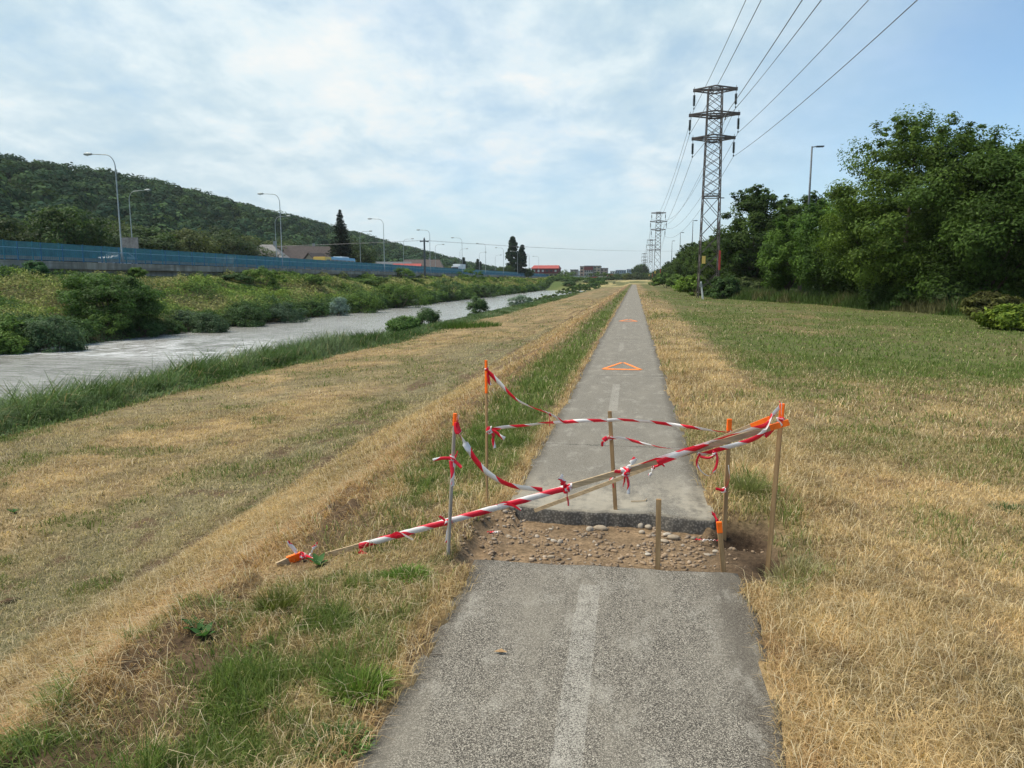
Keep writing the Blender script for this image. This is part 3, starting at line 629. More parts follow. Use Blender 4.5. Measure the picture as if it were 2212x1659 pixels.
# --- street lamps on the road
def road_lamp():
    root = empty('street_lamp', (0, 0, 0)); mb = MB(); pts = [(0, 0, 0), (0, 0, 1.2), (0, 0, 1.25), (0, 0, 9.6)]; rs = [.10, .10, .075, .055]
    for k in range(1, 8): a = k/7*math.pi/2*.96; pts.append((-1.0*(1-math.cos(a)), 0, 9.6+1.25*math.sin(a))); rs.append(.045)
    pts.append((-2.5, 0, 10.95)); rs.append(.04)
    mb.tube(pts, rs, 8); mb.build('pole', M['lampsteel'], root, sm=True)
    hd = MB(); hd.tube([(-2.45, 0, 10.95), (-2.6, 0, 10.96), (-3.0, 0, 10.98), (-3.3, 0, 10.97), (-3.45, 0, 10.96)], [.05, .12, .16, .13, .04], 8); h = hd.build('lamp_head', M['lampsteel'], root, sm=True)
    MB().lathe([(.04, -.17), (.11, -.12), (.12, -.08)], (-3.05, 0, 10.95), 8).build('lens', M['lens'], h)
    return root
L0 = road_lamp(); L0['group'] = 'street lamps along the road'; L0['category'] = 'street lamp'
near_y = [66.9, 101.1, 145.7, 180.1, 215.0, 250, 285, 320, 356, 392]
far_y = [87.9, 127.4, 169.6, 203.2, 237.2, 272, 307, 343, 380]
nl = ['curved grey street lamp behind the railing, leftmost and tallest in view', 'grey street lamp with left-pointing arm in front of the wooded hill, between two house roofs', 'grey street lamp with left-pointing arm standing against sky just right of the spruce', 'left-pointing street lamp just right of the dark T-shaped utility pole', 'left-pointing street lamp rising behind the white lorry']
fl = ['shorter grey street lamp with right-pointing arm just behind the tallest lamp', 'thin street lamp with right-pointing arm half lost against the hill, beside the left house', 'right-pointing street lamp just right of the spruce, in front of its foot trees', 'right-pointing street lamp left of the T-shaped utility pole', 'right-pointing street lamp right of the T-shaped utility pole, behind the long hedge']
for i, y in enumerate(near_y):
    lab = nl[i] if i < len(nl) else 'tiny distant street lamp with left-pointing arm, in the far part of the near row'
    if i == 0: L0.location = (-51.5, y, 3.2); L0['label'] = lab
    else: clone(L0, (-51.5, y, 3.2), random.uniform(-.04, .04), 1, label=lab)
for i, y in enumerate(far_y):
    lab = fl[i] if i < len(fl) else 'tiny distant street lamp with right-pointing arm, in the far part of the far row'
    clone(L0, (-66, y, 3.1), math.pi, .93, label=lab)
# modern lamps behind the trees on the right
def modern_lamp():
    root = empty('street_lamp', (0, 0, 0)); MB().tube([(0, 0, 0), (0, 0, 12)], [.13, .065], 10).build('pole', M['darksteel'], root, sm=True)
    mb = MB(); mb.bar((0, 0, 11.93), (.45, 0, 12.0), .07); mb.bar((0, 0, 11.93), (.40, -.35, 11.93), .07)
    mb.build('bracket', M['darksteel'], root)
    mb = MB(); mb.box((.35, -.13, 11.93), (1.0, .13, 12.03)); mb.build('lamp_head', M['darksteel'], root, .01)
    mb = MB(); mb.box((.28, -.52, 11.84), (.85, -.28, 11.93)); mb.build('lamp_head', M['darksteel'], root, .01)
    return root
m0 = modern_lamp(); tag(m0, 'tall dark street lamp with two flat heads behind the trees on the right', 'street lamp', 'lamps behind the right tree row')
q = atY(1762, 316, 70); m0.location = (q[0]-.3, 70, q[2]-12)
for x, y, Yd, lab in ((1497, 476, 170, 'small dark street lamp just left of the big pylon, above the tree row'), (1470, 502, 215, 'smaller dark lamp above the trees, second left of the big pylon'), (1452, 520, 265, 'tiny dark lamp above the trees beside the second pylon'), (1552, 427, 132, 'dark lamp head peeping out just right of the big pylon')):
    q = atY(x, y, Yd); clone(m0, (q[0], Yd, q[2]-12), .2, 1, label=lab)
# T-shaped utility pole on the far bank
q = atX(918, 607, -49.0); up_ = empty('utility_pole', (-49.0, q[1], gz(-49, q[1])-.3), label='dark T-shaped utility pole standing on the far bank in front of the blue railing', cat='utility pole')
tz = atX(916, 515, -49.0)[2]-up_.location.z
MB().tube([(0, 0, 0), (0, 0, tz)], [.26, .20], 8).build('pole', M['darksteel'], up_)
mb = MB(); mb.bar((-.95, -.35, tz-.75), (0, 0, tz-.55), .26, .24); mb.bar((.95, .35, tz-.75), (0, 0, tz-.55), .26, .24); mb.build('crossarm', M['darksteel'], up_)
for s in (-.9, 0, .9): MB().lathe([(.05, 0), (.09, .12), (.05, .25)], (s, s*.37, tz-.68 if s else tz), 8).build('insulator', M['insul'], up_)
qz = up_.location.z+tz
for i, (dxx, nm) in enumerate(((-.9, 'left'), (.9, 'right'))):
    mb = MB(); yy = q[1]+dxx*.37; pts = []
    for k in range(25):
        t = k/24; X_ = -120+t*(70.1+dxx) if False else None
    A_ = Vector((-190, 130, qz-3.5)); B_ = Vector((-49+dxx, yy, qz-.45)); C_ = Vector((30, 330, qz+3))
    for a_, b_ in ((A_, B_), (B_, C_)):
        for k in range(14): t = k/13; p_ = a_.lerp(b_, t); p_.z -= 2.2*4*t*(1-t)*.5; pts.append(p_)
    mb.tube(pts, .02, 4); tag(mb.build('utility_wire', M['cable']), 'thin low wire crossing the sky, held by the %s arm end of the T-shaped pole' % nm, 'wire', 'wires of the utility pole')
# white post by the pylon
wp = empty('marker_post', (0, 0, 0), label='white weathered post leaning in front of the bushes at the foot of the big pylon', cat='post')
q = atZ(1519, 646, -.05); q2 = atY(1514, 608, q[1]-.0); wp.location = (q[0], q[1], -.1)
mb = MB(); mb.bar((0, 0, -.2), (q2[0]-q[0], 0, q2[2]+.1), .17, .17, w2=.13, h2=.13); mb.build('post', M['whitepost'], wp, .015)
q2 = (q2[0]-q[0], 0, q2[2]+.1); MB().bar((q2[0], q2[1], q2[2]-.5), (q2[0], q2[1], q2[2]-.15), .18, .18).build('band', M['lampsteel'], wp)

# --- vehicles
def wheel(root, x, y, r, w=.2):
    o = MB().tube([(x-w/2, y, r), (x+w/2, y, r)], r, 14).build('wheel', M['rubber'], root); MB().tube([(x-w/2-.01, y, r), (x+w/2+.01, y, r)], r*.6, 10).build('rim', M['lampsteel'], o)
def car(loc, body, lab, rz=0):
    root = empty('parked_car' if False else 'car', loc, rz, label=lab, cat='car', group='cars driving on the road')
    prof = [(-2.1, .35), (-2.15, .75), (-1.95, .92), (-1.2, .98), (-.55, 1.42), (.75, 1.46), (1.65, 1.0), (2.1, .93), (2.15, .4), (1.9, .28), (-1.9, .28)]
    mb = MB(); n = len(prof)
    def ring(x, k): return [(x*(1-.12*(1 if z > 1.1 else 0)), y, z) for y, z in prof]
    mb.add(ring(-.86, 0)+ring(.86, 0), [tuple(range(n)), tuple(range(2*n-1, n-1, -1))]+[(i, (i+1) % n, n+(i+1) % n, n+i) for i in range(n)]); mb.build('body', body, root, .03)
    for s in (-1, 1):
        MB().add([(s*.865, -1.02, 1.0), (s*.865, 1.25, 1.0), (s*.79, .65, 1.38), (s*.79, -.52, 1.36), (s*.84, -1.02, 1.0), (s*.84, 1.25, 1.0), (s*.76, .65, 1.38), (s*.76, -.52, 1.36)], [(0,1,2,3),(7,6,5,4),(0,4,5,1),(1,5,6,2),(2,6,7,3),(3,7,4,0)]).build('side_window', M['glass'], root)
        for y in (-1.3, 1.32): wheel(root, s*.80, y, .31)
        MB().box((s*.6-.15, -2.19, .62), (s*.6+.15, -2.1, .76)).build('headlight', M['lens'], root)
    MB().add([(-.72, -1.16, 1.0), (.72, -1.16, 1.0), (.66, -.6, 1.41), (-.66, -.6, 1.41), (-.72, -1.1, .97), (.72, -1.1, .97), (.66, -.55, 1.37), (-.66, -.55, 1.37)], [(0,1,2,3),(7,6,5,4),(0,4,5,1),(1,5,6,2),(2,6,7,3),(3,7,4,0)]).build('windscreen', M['glass'], root)
    return root
q = atX(255, 556, -57.5); car((-57.5, q[1], 3.25), M['white'], 'white car seen through the blue railing beside the tallest street lamp')
q = atX(690, 578, -56.5); car((-56.5, q[1], 3.25), M['silver'], 'pale silver car behind the railing, in front of the blue and yellow bus')
q = atX(795, 580, -56.5); car((-56.5, q[1], 3.25), M['silver'], 'pale silver car behind the railing, right of the blue and yellow bus')
q = atX(730, 572, -60.5); bus = empty('bus', (-60.5, q[1], 3.2), label='light blue and yellow bus showing its roof above the blue railing near the spruce', cat='bus')
mb = MB(); mb.box((-1.25, -6.0, .35), (1.25, 6.5, 2.95)); mb.build('body', M['skyblue'], bus, .12)
mb = MB(); mb.box((-1.27, -9.0, .35), (1.27, -5.95, 2.9)); mb.build('front_body', M['yellow'], bus, .12)
mb = MB(); mb.box((-1.05, 0, 2.9), (1.05, 3.5, 3.2)); mb.build('roof_unit', M['white'], bus, .05)
for s in (-1, 1):
    for k in range(7): MB().box((s*1.27-.02, -8.4+k*2.05, 1.5), (s*1.27+.02, -6.6+k*2.05, 2.4)).build('window', M['glass'], bus)
    for y in (-7.3, 3.8): wheel(bus, s*1.12, y, .48, .28)
q = atX(988, 578, -58); lo = empty('lorry', (-58, q[1], 3.2), label='white lorry with box body on the road left of the long low building', cat='lorry')
mb = MB(); mb.box((-1.25, -1, .9), (1.25, 6.5, 3.6)); mb.build('cargo_box', M['white'], lo, .04)
mb = MB(); mb.box((-1.2, -3.3, .5), (1.2, -1.15, 2.9)); mb.build('cab', M['white'], lo, .1); MB().box((-1.1, -3.34, 1.6), (1.1, -3.28, 2.5)).build('windscreen', M['glass'], lo)
for s in (-1, 1):
    for y in (-2.3, 4.4, 5.5): wheel(lo, s*1.05, y, .48, .28)
q = atX(278, 526, -64); sg = empty('road_sign', (-64, q[1], 3.2), label='grey back of a large road sign beside the tallest street lamp', cat='road sign')
hz_ = q[2]-3.2; mb = MB(); mb.box((-1.05, -.04, hz_-.7), (1.35, .04, hz_+.75)); mb.build('sign_panel', M['tin'], sg)
mb = MB(); [mb.box((-1.0, .04, hz_-.5+k*.35), (1.3, .09, hz_-.44+k*.35)) for k in range(4)]; mb.build('stiffener', M['lampsteel'], sg)
for s in (-.6, .9): MB().tube([(s, .12, 0), (s, .12, hz_+.7)], .06, 6).build('post', M['lampsteel'], sg)

# --- buildings
def wallmat(nm, c): return plain(nm, c, .85, 0, .1, .6)
WM = dict(cream=wallmat('cream_render', (.42, .36, .28)), grey=wallmat('grey_render', (.30, .30, .29)), white=wallmat('white_render', (.55, .55, .53)), pink=wallmat('pink_render', (.36, .27, .24)), maroon=wallmat('maroon_cladding', (.16, .035, .04)), red=wallmat('red_cladding', (.52, .09, .06)), tan=wallmat('tan_render', (.30, .25, .20)), blueg=wallmat('blue_grey_cladding', (.22, .29, .36)))
RM = dict(brown=plain('brown_roof_tiles', (.075, .06, .055), .9, 0, .3, 3), greyr=plain('grey_roof_tiles', (.20, .19, .18), .85, 0, .25, 3), redr=plain('red_roof', (.30, .055, .045), .8, 0, .15, 1), slate=plain('slate_roof', (.09, .10, .11), .8, 0, .2, 2))
def house(loc, w, d, h, rh, wm, rm, lab, rz=0, hip=0.0, chim=True, wins=3, name='house', cat='house', floors=1, over=.4):
    root = empty(name, loc, rz, label=lab, cat=cat)
    MB().box((-w/2, -d/2, -1.5), (w/2, d/2, h)).add([(-w/2, -d/2, h), (w/2, -d/2, h), (w/2, d/2, h), (-w/2, d/2, h), (-w/2+hip+.01, 0, h+rh*(.97)), (w/2-hip-.01, 0, h+rh*.97)], [(0,4,3),(1,2,5)]).build('wall', wm, root)
    o_ = over; rf = MB()
    rf.add([(-w/2-o_, -d/2-o_, h-.12), (w/2+o_, -d/2-o_, h-.12), (w/2+o_-hip, 0, h+rh), (-w/2-o_+hip, 0, h+rh), (w/2+o_, d/2+o_, h-.12), (-w/2-o_, d/2+o_, h-.12),
            (-w/2-o_, -d/2-o_, h+.05), (w/2+o_, -d/2-o_, h+.05), (w/2+o_-hip, 0, h+rh+.2), (-w/2-o_+hip, 0, h+rh+.2), (w/2+o_, d/2+o_, h+.05), (-w/2-o_, d/2+o_, h+.05)],
           [(6,7,8,9),(9,8,10,11),(0,1,7,6),(4,5,11,10),(3,2,1,0),(5,4,2,3)]+([(6,9,11),(7,10,8),(0,6,11,5),(1,4,10,7)] if hip else [(0,6,9,3),(3,9,11,5),(1,2,8,7),(2,4,10,8)]))
    rf = rf.build('roof', rm, root)
    if chim: MB().box((w*.15, .3, h+rh*.4), (w*.15+.7, 1.0, h+rh+1.0)).build('chimney', WM['grey'], rf)
    for f_ in range(floors):
        for k in range(wins):
            x = -w/2+w*(k+.5)/wins; z = .9+f_*2.8
            fr = MB().box((x-.6, -d/2-.05, z), (x+.6, -d/2+.05, z+1.4)).build('window', M['glass'], root); MB().box((x-.7, -d/2-.09, z-.1), (x+.7, -d/2-.02, z)).build('sill', WM['white'], fr)
    return root
def block(x0, x1, ytop, D, dep, wm, lab, cols, rows, zb=1.2, band=None, name='apartment_building', cat='building', parapet=True):
    A = atY(x0, ytop, D); B_ = atY(x1, ytop, D); w = B_[0]-A[0]; h = A[2]-zb
    root = empty(name, ((A[0]+B_[0])/2, D, zb), label=lab, cat=cat); MB().box((-w/2, 0, -1), (w/2, dep, h)).build('wall', wm, root)
    if parapet: MB().box((-w/2-.15, -.15, h), (w/2+.15, dep+.15, h+.4)).build('roof', RM['slate'], root)
    cw = w/cols; rh = (h-1)/rows
    for i in range(cols):
        for j in range(rows):
            MB().box((-w/2+cw*(i+.2), -.06, .8+rh*(j+.25)), (-w/2+cw*(i+.8), .02, .8+rh*(j+.8))).build('window', M['glass'], root)
    if band: MB().box((-w/2-.02, -.1, h*.72), (w/2+.02, -.03, h*.97)).build('sign_band', band, root)
    return root
def hp(px, py, X): return atX(px, py, X)
q = hp(578, 560, -85); house((-85, q[1], 3.2), 9, 9, 3.0, 3.4, WM['cream'], RM['greyr'], 'small house with pale grey pyramid roof and white chimney behind the blue railing', rz=.25, hip=3.6)
q = hp(650, 560, -88); house((-88, q[1]+2, 3.2), 15, 10, 2.6, 4.6, WM['tan'], RM['brown'], 'wide house with big dark brown tiled roof behind the bus', rz=.45, hip=1.0)
q = hp(683, 562, -80); house((-80, q[1], 3.2), 6, 5, 2.2, 2.8, WM['cream'], RM['brown'], 'narrow pale gable house touching the wide brown roof', rz=1.4, chim=False, wins=1)
q = hp(497, 545, -110); house((-112, q[1], 5.5), 7, 7, 3.6, 3.6, WM['pink'], RM['redr'], 'pale pinkish gable house half hidden by trees below the hill', rz=1.0, wins=2)
q = hp(512, 560, -80); house((-84, q[1], 3.0), 6, 5, 1.6, 1.6, WM['tan'], RM['greyr'], 'low shed with light grey roof just above the railing left of the pyramid roof house', rz=.3, chim=False, wins=1, name='shed', cat='shed')
q = hp(850, 575, -85); house((-85, q[1], 3.2), 12, 9, 2.2, 2.4, WM['tan'], RM['slate'], 'low grey roofed house behind the railing between spruce and utility pole', rz=.3, chim=False)
q = hp(872, 575, -78); house((-78, q[1]+4, 3.2), 9, 6, 2.0, 1.8, WM['pink'], RM['redr'], 'low house with red roof behind the railing left of the utility pole', rz=.2, chim=False)
q = hp(897, 568, -90); house((-90, q[1]+10, 3.2), 18, 10, 3.4, 3.4, WM['tan'], RM['brown'], 'long house with brown roof directly left of the T-shaped utility pole', rz=.2, hip=2)
# far town
block(1182-0, 1242, 673/1.0*0+577, 470, 12, WM['grey'], 'long low grey building seen behind the railing', 8, 1) if False else None
q = hp(1040, 578, -95); w_ = empty('warehouse', (-95, q[1], 3.2), .25, label='long low pale grey building with a flat roof right of the white lorry', cat='building')
MB().box((-14, -20, -1), (6, 24, 3.4)).build('wall', WM['grey'], w_); MB().box((-14.2, -20.2, 3.4), (6.2, 24.2, 3.75)).build('roof', RM['slate'], w_)
for k in range(10): MB().box((5.97, -18+k*4.1, 1.4), (6.06, -15.6+k*4.1, 2.4)).build('window', M['glass'], w_)
# red-roofed two storey building at the bridge
A = atY(1150, 580, 430); Bq = atY(1205, 580, 430); wd = Bq[0]-A[0]
rb = empty('roadside_inn', ((A[0]+Bq[0])/2, 430, 3.0), label='two storey building with bright red roof and maroon upper floor at the railing end', cat='building')
hh = A[2]-3.0; MB().box((-wd/2, 0, -1), (wd/2, 14, hh*.45)).build('wall', WM['cream'], rb); MB().box((-wd/2-.3, -.8, hh*.45), (wd/2+.3, 14.5, hh)).build('upper_storey', WM['maroon'], rb)
MB().add([(-wd/2-.8, -1.4, hh), (wd/2+.8, -1.4, hh), (wd/2+.8, 15, hh), (-wd/2-.8, 15, hh), (-wd/2, 7, hh+2.0), (wd/2, 7, hh+2.0)], [(0,1,5,4),(2,3,4,5),(0,4,3),(1,2,5),(3,2,1,0)]).build('roof', RM['redr'], rb)
for k in range(6):
    x = -wd/2+wd*(k+.5)/6; MB().box((x-.55, -.86, hh*.62), (x+.55, -.78, hh*.84)).build('window', WM['white'] if k in (0, 1, 2, 5) else M['glass'], rb); MB().box((x-.8, -.06, .5), (x+.8, .03, hh*.34)).build('ground_floor_window', M['glass'], rb)
block(1218, 1236, 589, 620, 15, WM['grey'], 'small pale grey block right of the red-roofed building in the distance', 3, 3)
block(1232, 1247, 583, 700, 15, WM['tan'], 'tan tower block behind the small grey block in the distant town', 2, 5)
block(1244, 1258, 586, 760, 15, WM['white'], 'pale distant apartment block left of the large block with the maroon band', 2, 4)
block(1253, 1276, 576, 560, 20, WM['pink'], 'pinkish left wing of the large distant block beside the path end', 3, 4)
block(1262, 1281, 575, 552, 8, WM['grey'], 'large distant block with a dark maroon band across its top floors', 4, 4, band=WM['maroon'])
block(1282, 1297, 575, 556, 18, WM['cream'], 'cream tower directly right of the block with the maroon band', 2, 5)
block(1297, 1312, 580, 560, 16, WM['pink'], 'pinkish lower block right of the cream tower', 2, 4)
block(1311, 1324, 592, 500, 10, WM['red'], 'small bright red building near the end of the path', 2, 1, name='shop_building')
block(1252, 1272, 597, 470, 8, WM['white'], 'low white shop with dark windows in front of the maroon banded block', 4, 1, name='shop_building')
block(1274, 1290, 598, 468, 8, WM['red'], 'low red and white shop left of the white shed', 3, 1, name='shop_building')
block(1293, 1311, 597, 466, 8, WM['white'], 'low white shed left of the bright red building', 1, 1, name='shop_building')
block(1226, 1250, 596, 480, 8, WM['white'], 'low white industrial hall at the end of the blue railing', 3, 1, name='shop_building')
block(1330, 1352, 584, 900, 20, WM['blueg'], 'pale blue grey distant block above the wood left of the path end', 5, 3)
block(1354, 1372, 582, 1000, 20, WM['blueg'], 'bluish distant block directly above the end of the path', 4, 3)
block(1318, 1332, 586, 1100, 20, WM['white'], 'very distant pale block behind the red building', 3, 3)
# bridge abutment under the railing end
br = empty('bridge_abutment', (-50.1, 380, -.5), label='grey concrete bridge abutment with dark openings below the far end of the railing', cat='bridge')
MB().box((-.5, -30, -1), (.9, 40, 3.15)).build('wall', M['conc'], br)
for k in range(6): MB().box((.86, 8+k*4.5, -.6), (.98, 10.5+k*4.5, 2.6)).build('opening', M['glass'], br)
# ------------------------------------------------------------------ barrier
def yaw_of(): return random.uniform(-.35, .35)
def stake(name, bpx, tpx, w, th, matl, lab, orange=None, zb=0.0, rz=0.0, lean_y=0.0, roundish=False):
    B = atZ(bpx[0], bpx[1], zb); T = atY(tpx[0], tpx[1], B[1]+lean_y)
    root = empty(name, B, 0, label=lab, cat='stake', group='wooden stakes of the barrier'); d = Vector(T-B); L = d.length; dn = d.normalized()
    up = Vector((math.sin(rz), math.cos(rz), 0)); lo = -dn*.12
    tip = 0
    if orange is not None:
        O = atY(orange[0], orange[1], B[1]+lean_y*.9); tip = (Vector(T)-Vector(O)).length
    def piece(nm, p, q, mt, ws):
        mb = MB()
        if roundish: mb.tube([p, q], [w*.5*ws, w*.47*ws], 10); return mb.build(nm, mt, root, sm=False)
        mb.bar(p, q, w*ws, th*ws, up=up); return mb.build(nm, mt, root, .0022)
    piece('shaft', lo, dn*(L-tip*.98 if tip else L), matl, 1.0)
    if tip: piece('painted_tip', dn*(L-tip), dn*L, M['orange'], 1.06)
    return B, T
A = stake('wooden_stake', (1052, 1087), (1050, 778), .018, .014, M['wood'], 'thin tall wooden stake with long orange top, farthest left on the grass verge', (1050, 850), rz=.4)
B = stake('wooden_stake', (968, 1198), (983, 893), .023, .023, M['greywood'], 'greyish round stake with short orange tip at the near left corner of the trench', (982, 919), roundish=True)
C = stake('wooden_stake', (1331, 1123), (1317, 888), .028, .016, M['wood'], 'plain brown wooden stake standing in the middle of the trench edge, carrying two tapes', zb=-.08, rz=.1)
D = stake('wooden_stake', (1565, 1140), (1576, 905), .030, .018, M['wood'], 'wooden stake with orange tip behind the crossing laths at the right of the path', (1575, 931), zb=-.05, rz=-.2)
E_ = stake('wooden_stake', (1660, 1212), (1690, 872), .028, .02, M['wood'], 'tallest right wooden stake leaning outward with orange top where the laths meet', (1687, 912), zb=-.03, rz=.3)
Fs = stake('wooden_stake', (1421, 1222), (1423, 1078), .031, .018, M['wood'], 'short plain wooden stake without paint at the near edge of the trench', zb=-.03, rz=.05)
Gs = stake('wooden_stake', (1563, 1232), (1553, 1127), .029, .02, M['wood'], 'short leaning stake with orange tip at the near right edge of the trench', (1555, 1151), zb=-.03, rz=-.1)
YB, YE, YC, YD, YA = B[0][1], E_[0][1], C[0][1], D[0][1], A[0][1]
# laths
def pt(x, y, Y): return Vector(atY(x, y, Y))
def lath(name, p, q, w, th, lab, tipf=None, matl=None):
    root = empty(name, p, 0, label=lab, cat='lath'); v = Vector(q)-Vector(p); n_ = 14
    def run(a, b, nm, mt, ws):
        mb = MB(); k = max(1, int(n_*(b-a)))
        pts = [v*(a+(b-a)*i/k)+Vector((0, 0, -.010*math.sin(math.pi*(a+(b-a)*i/k)))) for i in range(k+1)]
        for i in range(k): mb.bar(pts[i], pts[i+1], th*ws, w*ws)
        return mb.build(nm, mt, root)
    run(0, tipf if tipf else 1, 'board', matl or M['wood2'], 1)
    if tipf: run(tipf, 1, 'painted_tip', M['orange'], 1.04)
    return root
YH0 = 4.62
def on_ground(x, y, up=0.0):
    d_ = ray(x, y)
    P_ = np.array([0, 0, EYE])+d_*(np.linspace(1.5, 14, 5000)/FPX)[:, None]; ok = np.nonzero(P_[:, 2] <= ground(P_[:, 0], P_[:, 1])+up)[0]
    return P_[ok[0]]
H0 = Vector(on_ground(698, 1201, .005)); H1 = pt(1704, 912, YE-.045)
lh = lath('long_lath', H0, H1, .034, .014, 'long bare and tape-wrapped lath slanting from the left grass up to the right stake', .962)
I0 = pt(1155, 1103, 4.98); I1 = pt(1664, 903, YE+.03)
lath('long_lath', I0, I1, .026, .014, 'second lath rising from the trench floor and crossing behind the long lath', .93)
def onH(px, off=0.0, dy=0.0):
    # point of the long lath seen at image column px, pushed toward the camera by off
    best = None
    a, b = 0., 1.
    for _ in range(40):
        m_ = (a+b)/2; p_ = H0.lerp(H1, m_); v_ = np.array(p_)-[0, 0, EYE]; x_ = 1106+FPX*(v_@_rt)/(v_@_fw)
        if x_ < px: a = m_
        else: b = m_
    p_ = H0.lerp(H1, a); p_.z -= .010*math.sin(math.pi*a); return p_+Vector((0, -off, dy))
# ribbons
def spline(P_, n=10):
    P_ = [Vector(p) for p in P_]; out = []
    for i in range(len(P_)-1):
        p0 = P_[max(i-1, 0)]; p1 = P_[i]; p2 = P_[i+1]; p3 = P_[min(i+2, len(P_)-1)]
        for k in range(n):
            t = k/n; out.append(.5*((2*p1)+(p2-p0)*t+(2*p0-5*p1+4*p2-p3)*t*t+(3*p1-p0-3*p2+p3)*t**3))
    out.append(P_[-1]); return out
def ribbon_data(pts, w, tw0=0., tw1=0., wob=.15, off=0., crease=.004, pinch=0.0):
    w = w*.76
    n = len(pts); V = []; UV = []; s = off; rnd = random.random()*9
    for i, p in enumerate(pts):
        d = (pts[min(i+1, n-1)]-pts[max(i-1, 0)]).normalized()
        if i: s += (pts[i]-pts[i-1]).length
        up = Vector((0, 0, 1)) if abs(d.z) < .85 else Vector((.3, 1, 0)).normalized()
        sd_ = (up-d*up.dot(d)).normalized(); nr = d.cross(sd_); t = i/(n-1); an = tw0+(tw1-tw0)*t+wob*math.sin(s*9+rnd)
        ww = w*(1-pinch*(max(0, 1-t*7)+max(0, 1-(1-t)*7))); a_ = (sd_*math.cos(an)+nr*math.sin(an))
        for j, q_ in enumerate((-.5, 0, .5)):
            V.append(p+a_*ww*q_+nr*(crease*(1 if j == 1 else 0)*math.sin(s*14+rnd))); UV.append((s, j*.5))
    F = [(i*3+j, i*3+j+1, i*3+j+4, i*3+j+3) for i in range(n-1) for j in (0, 1)]
    return [tuple(v) for v in V], F, UV
def ribbons(name, specs, lab, group='red and white barrier tapes', parent=None, cat='barrier tape'):
    V = []; F = []; UV = []
    for sp_ in specs:
        v, f, uvv = ribbon_data(*sp_[0], **sp_[1]); b_ = len(V); V += v; UV += uvv; F += [tuple(i+b_ for i in q_) for q_ in f]
    o = npmesh(name, np.array(V), np.array(F), M['tape'], parent, uv=np.array(UV), sm=True)
    sol = o.modifiers.new('thick', 'SOLIDIFY'); sol.thickness = .0006
    if parent is None: tag(o, lab, cat, group)
    return o
R_ = random.Random(5)
def loopy(c, r, n, seed, zs=1.0):
    r = r*.75
    rr = random.Random(seed); P_ = []
    for k in range(n): a_ = k*2.2+rr.uniform(-.5, .5); P_.append(Vector(c)+Vector((math.cos(a_)*r*rr.uniform(.6, 1.2), math.sin(a_)*r*rr.uniform(.5, 1.1), rr.uniform(-1, 1)*r*zs)))
    return spline(P_, 5)
def tail(c, d, L, seed, curl=.4, n=5):
    rr = random.Random(seed); P_ = [Vector(c)]; d = Vector(d).normalized()
    for k in range(n): P_.append(P_[-1]+(d+Vector((rr.uniform(-1, 1), rr.uniform(-1, 1), rr.uniform(-1, .4)))*curl).normalized()*L/n)
    return spline(P_, 5)
K = dict
def spx(L): return spline([pt(*q_) for q_ in L], 9)
# tape A top -> joins the cross tape
t1 = spx([(1052, 800, YA), (1075, 823, YA-.02), (1113, 861, YA-.05), (1150, 880, YA-.07), (1186, 893, YA-.1), (1216, 911, YA-.12)])
ribbons('barrier_tape', [((t1, .052), K(tw0=.5, tw1=1.0, wob=.25, pinch=.3)), ((tail(pt(1053, 806, YA-.01), (.4, 0, -1), .10, 3), .03), K(wob=.5)), ((loopy(pt(1051, 797, YA), .018, 7, 2, .5), .022), K())], 'sagging tape from the top of the thin left stake down to the cross tape')
t2 = spx([(1053, 931, YA-.01), (1085, 923, YA-.02), (1135, 919, YA-.04), (1180, 913, YA-.07), (1216, 912, YC+.1), (1255, 909, YC+.06), (1316, 908, YC-.02)])
ribbons('barrier_tape', [((t2, .036), K(tw0=.8, tw1=.25, wob=.35, pinch=.2)), ((loopy(pt(1057, 929, YA-.02), .032, 11, 4), .034), K(wob=.6)), ((tail(pt(1064, 935, YA-.03), (.1, -.1, -1), .12, 6), .035), K(wob=.5)), ((tail(pt(1064, 930, YA-.03), (1, -.2, -.15), .12, 7), .04), K(wob=.6)),
    ((tail(pt(1187, 896, YA-.1), (0, 0, -1), .085, 8, .25), .022), K(wob=.4)), ((loopy(pt(1187, 896, YA-.1), .014, 6, 12), .02), K())], 'cross tape knotted to the thin left stake and running to the middle stake')
t3 = spx([(1312, 908, YC-.03), (1345, 907, YC-.03), (1400, 911, YC-.02), (1450, 917, YC-.01), (1500, 924, YD), (1545, 931, YD-.02), (1577, 934, YD-.02)])
ribbons('barrier_tape', [((t3, .036), K(tw0=.2, tw1=.9, wob=.35, off=.11)), ((loopy(pt(1577, 932, YD), .022, 8, 14, .5), .022), K())], 'upper tape from the top of the middle stake to the right rear stake')
t4 = spx([(1312, 946, YC-.03), (1345, 947, YC-.03), (1385, 957, YC-.1), (1420, 965, YC-.2), (1455, 969, YC-.25), (1490, 968, YC-.35)])
tl = spline([pt(1312, 946, YC-.03), pt(1305, 950, YC-.04), pt(1301, 958, YC-.04), pt(1304, 962, YC-.04)], 5)
ribbons('barrier_tape', [((t4, .030), K(tw0=.6, tw1=.9, wob=.4, off=.05)), ((tl, .045), K(tw0=.2, tw1=.2, wob=.1, off=.01)), ((loopy(pt(1319, 946, YC-.01), .026, 8, 16, .35), .032), K(off=.02))], 'lower thinner tape from the middle stake to the long lath, with a red flap')
t5 = spx([(986, 912, YB-.02), (989, 930, YB-.02), (1003, 955, YB-.03), (1027, 993, YB-.03), (1052, 1020, YB-.03), (1085, 1041, YB-.02), (1120, 1052, YB-.02), (1172, 1058, YB-.03)])
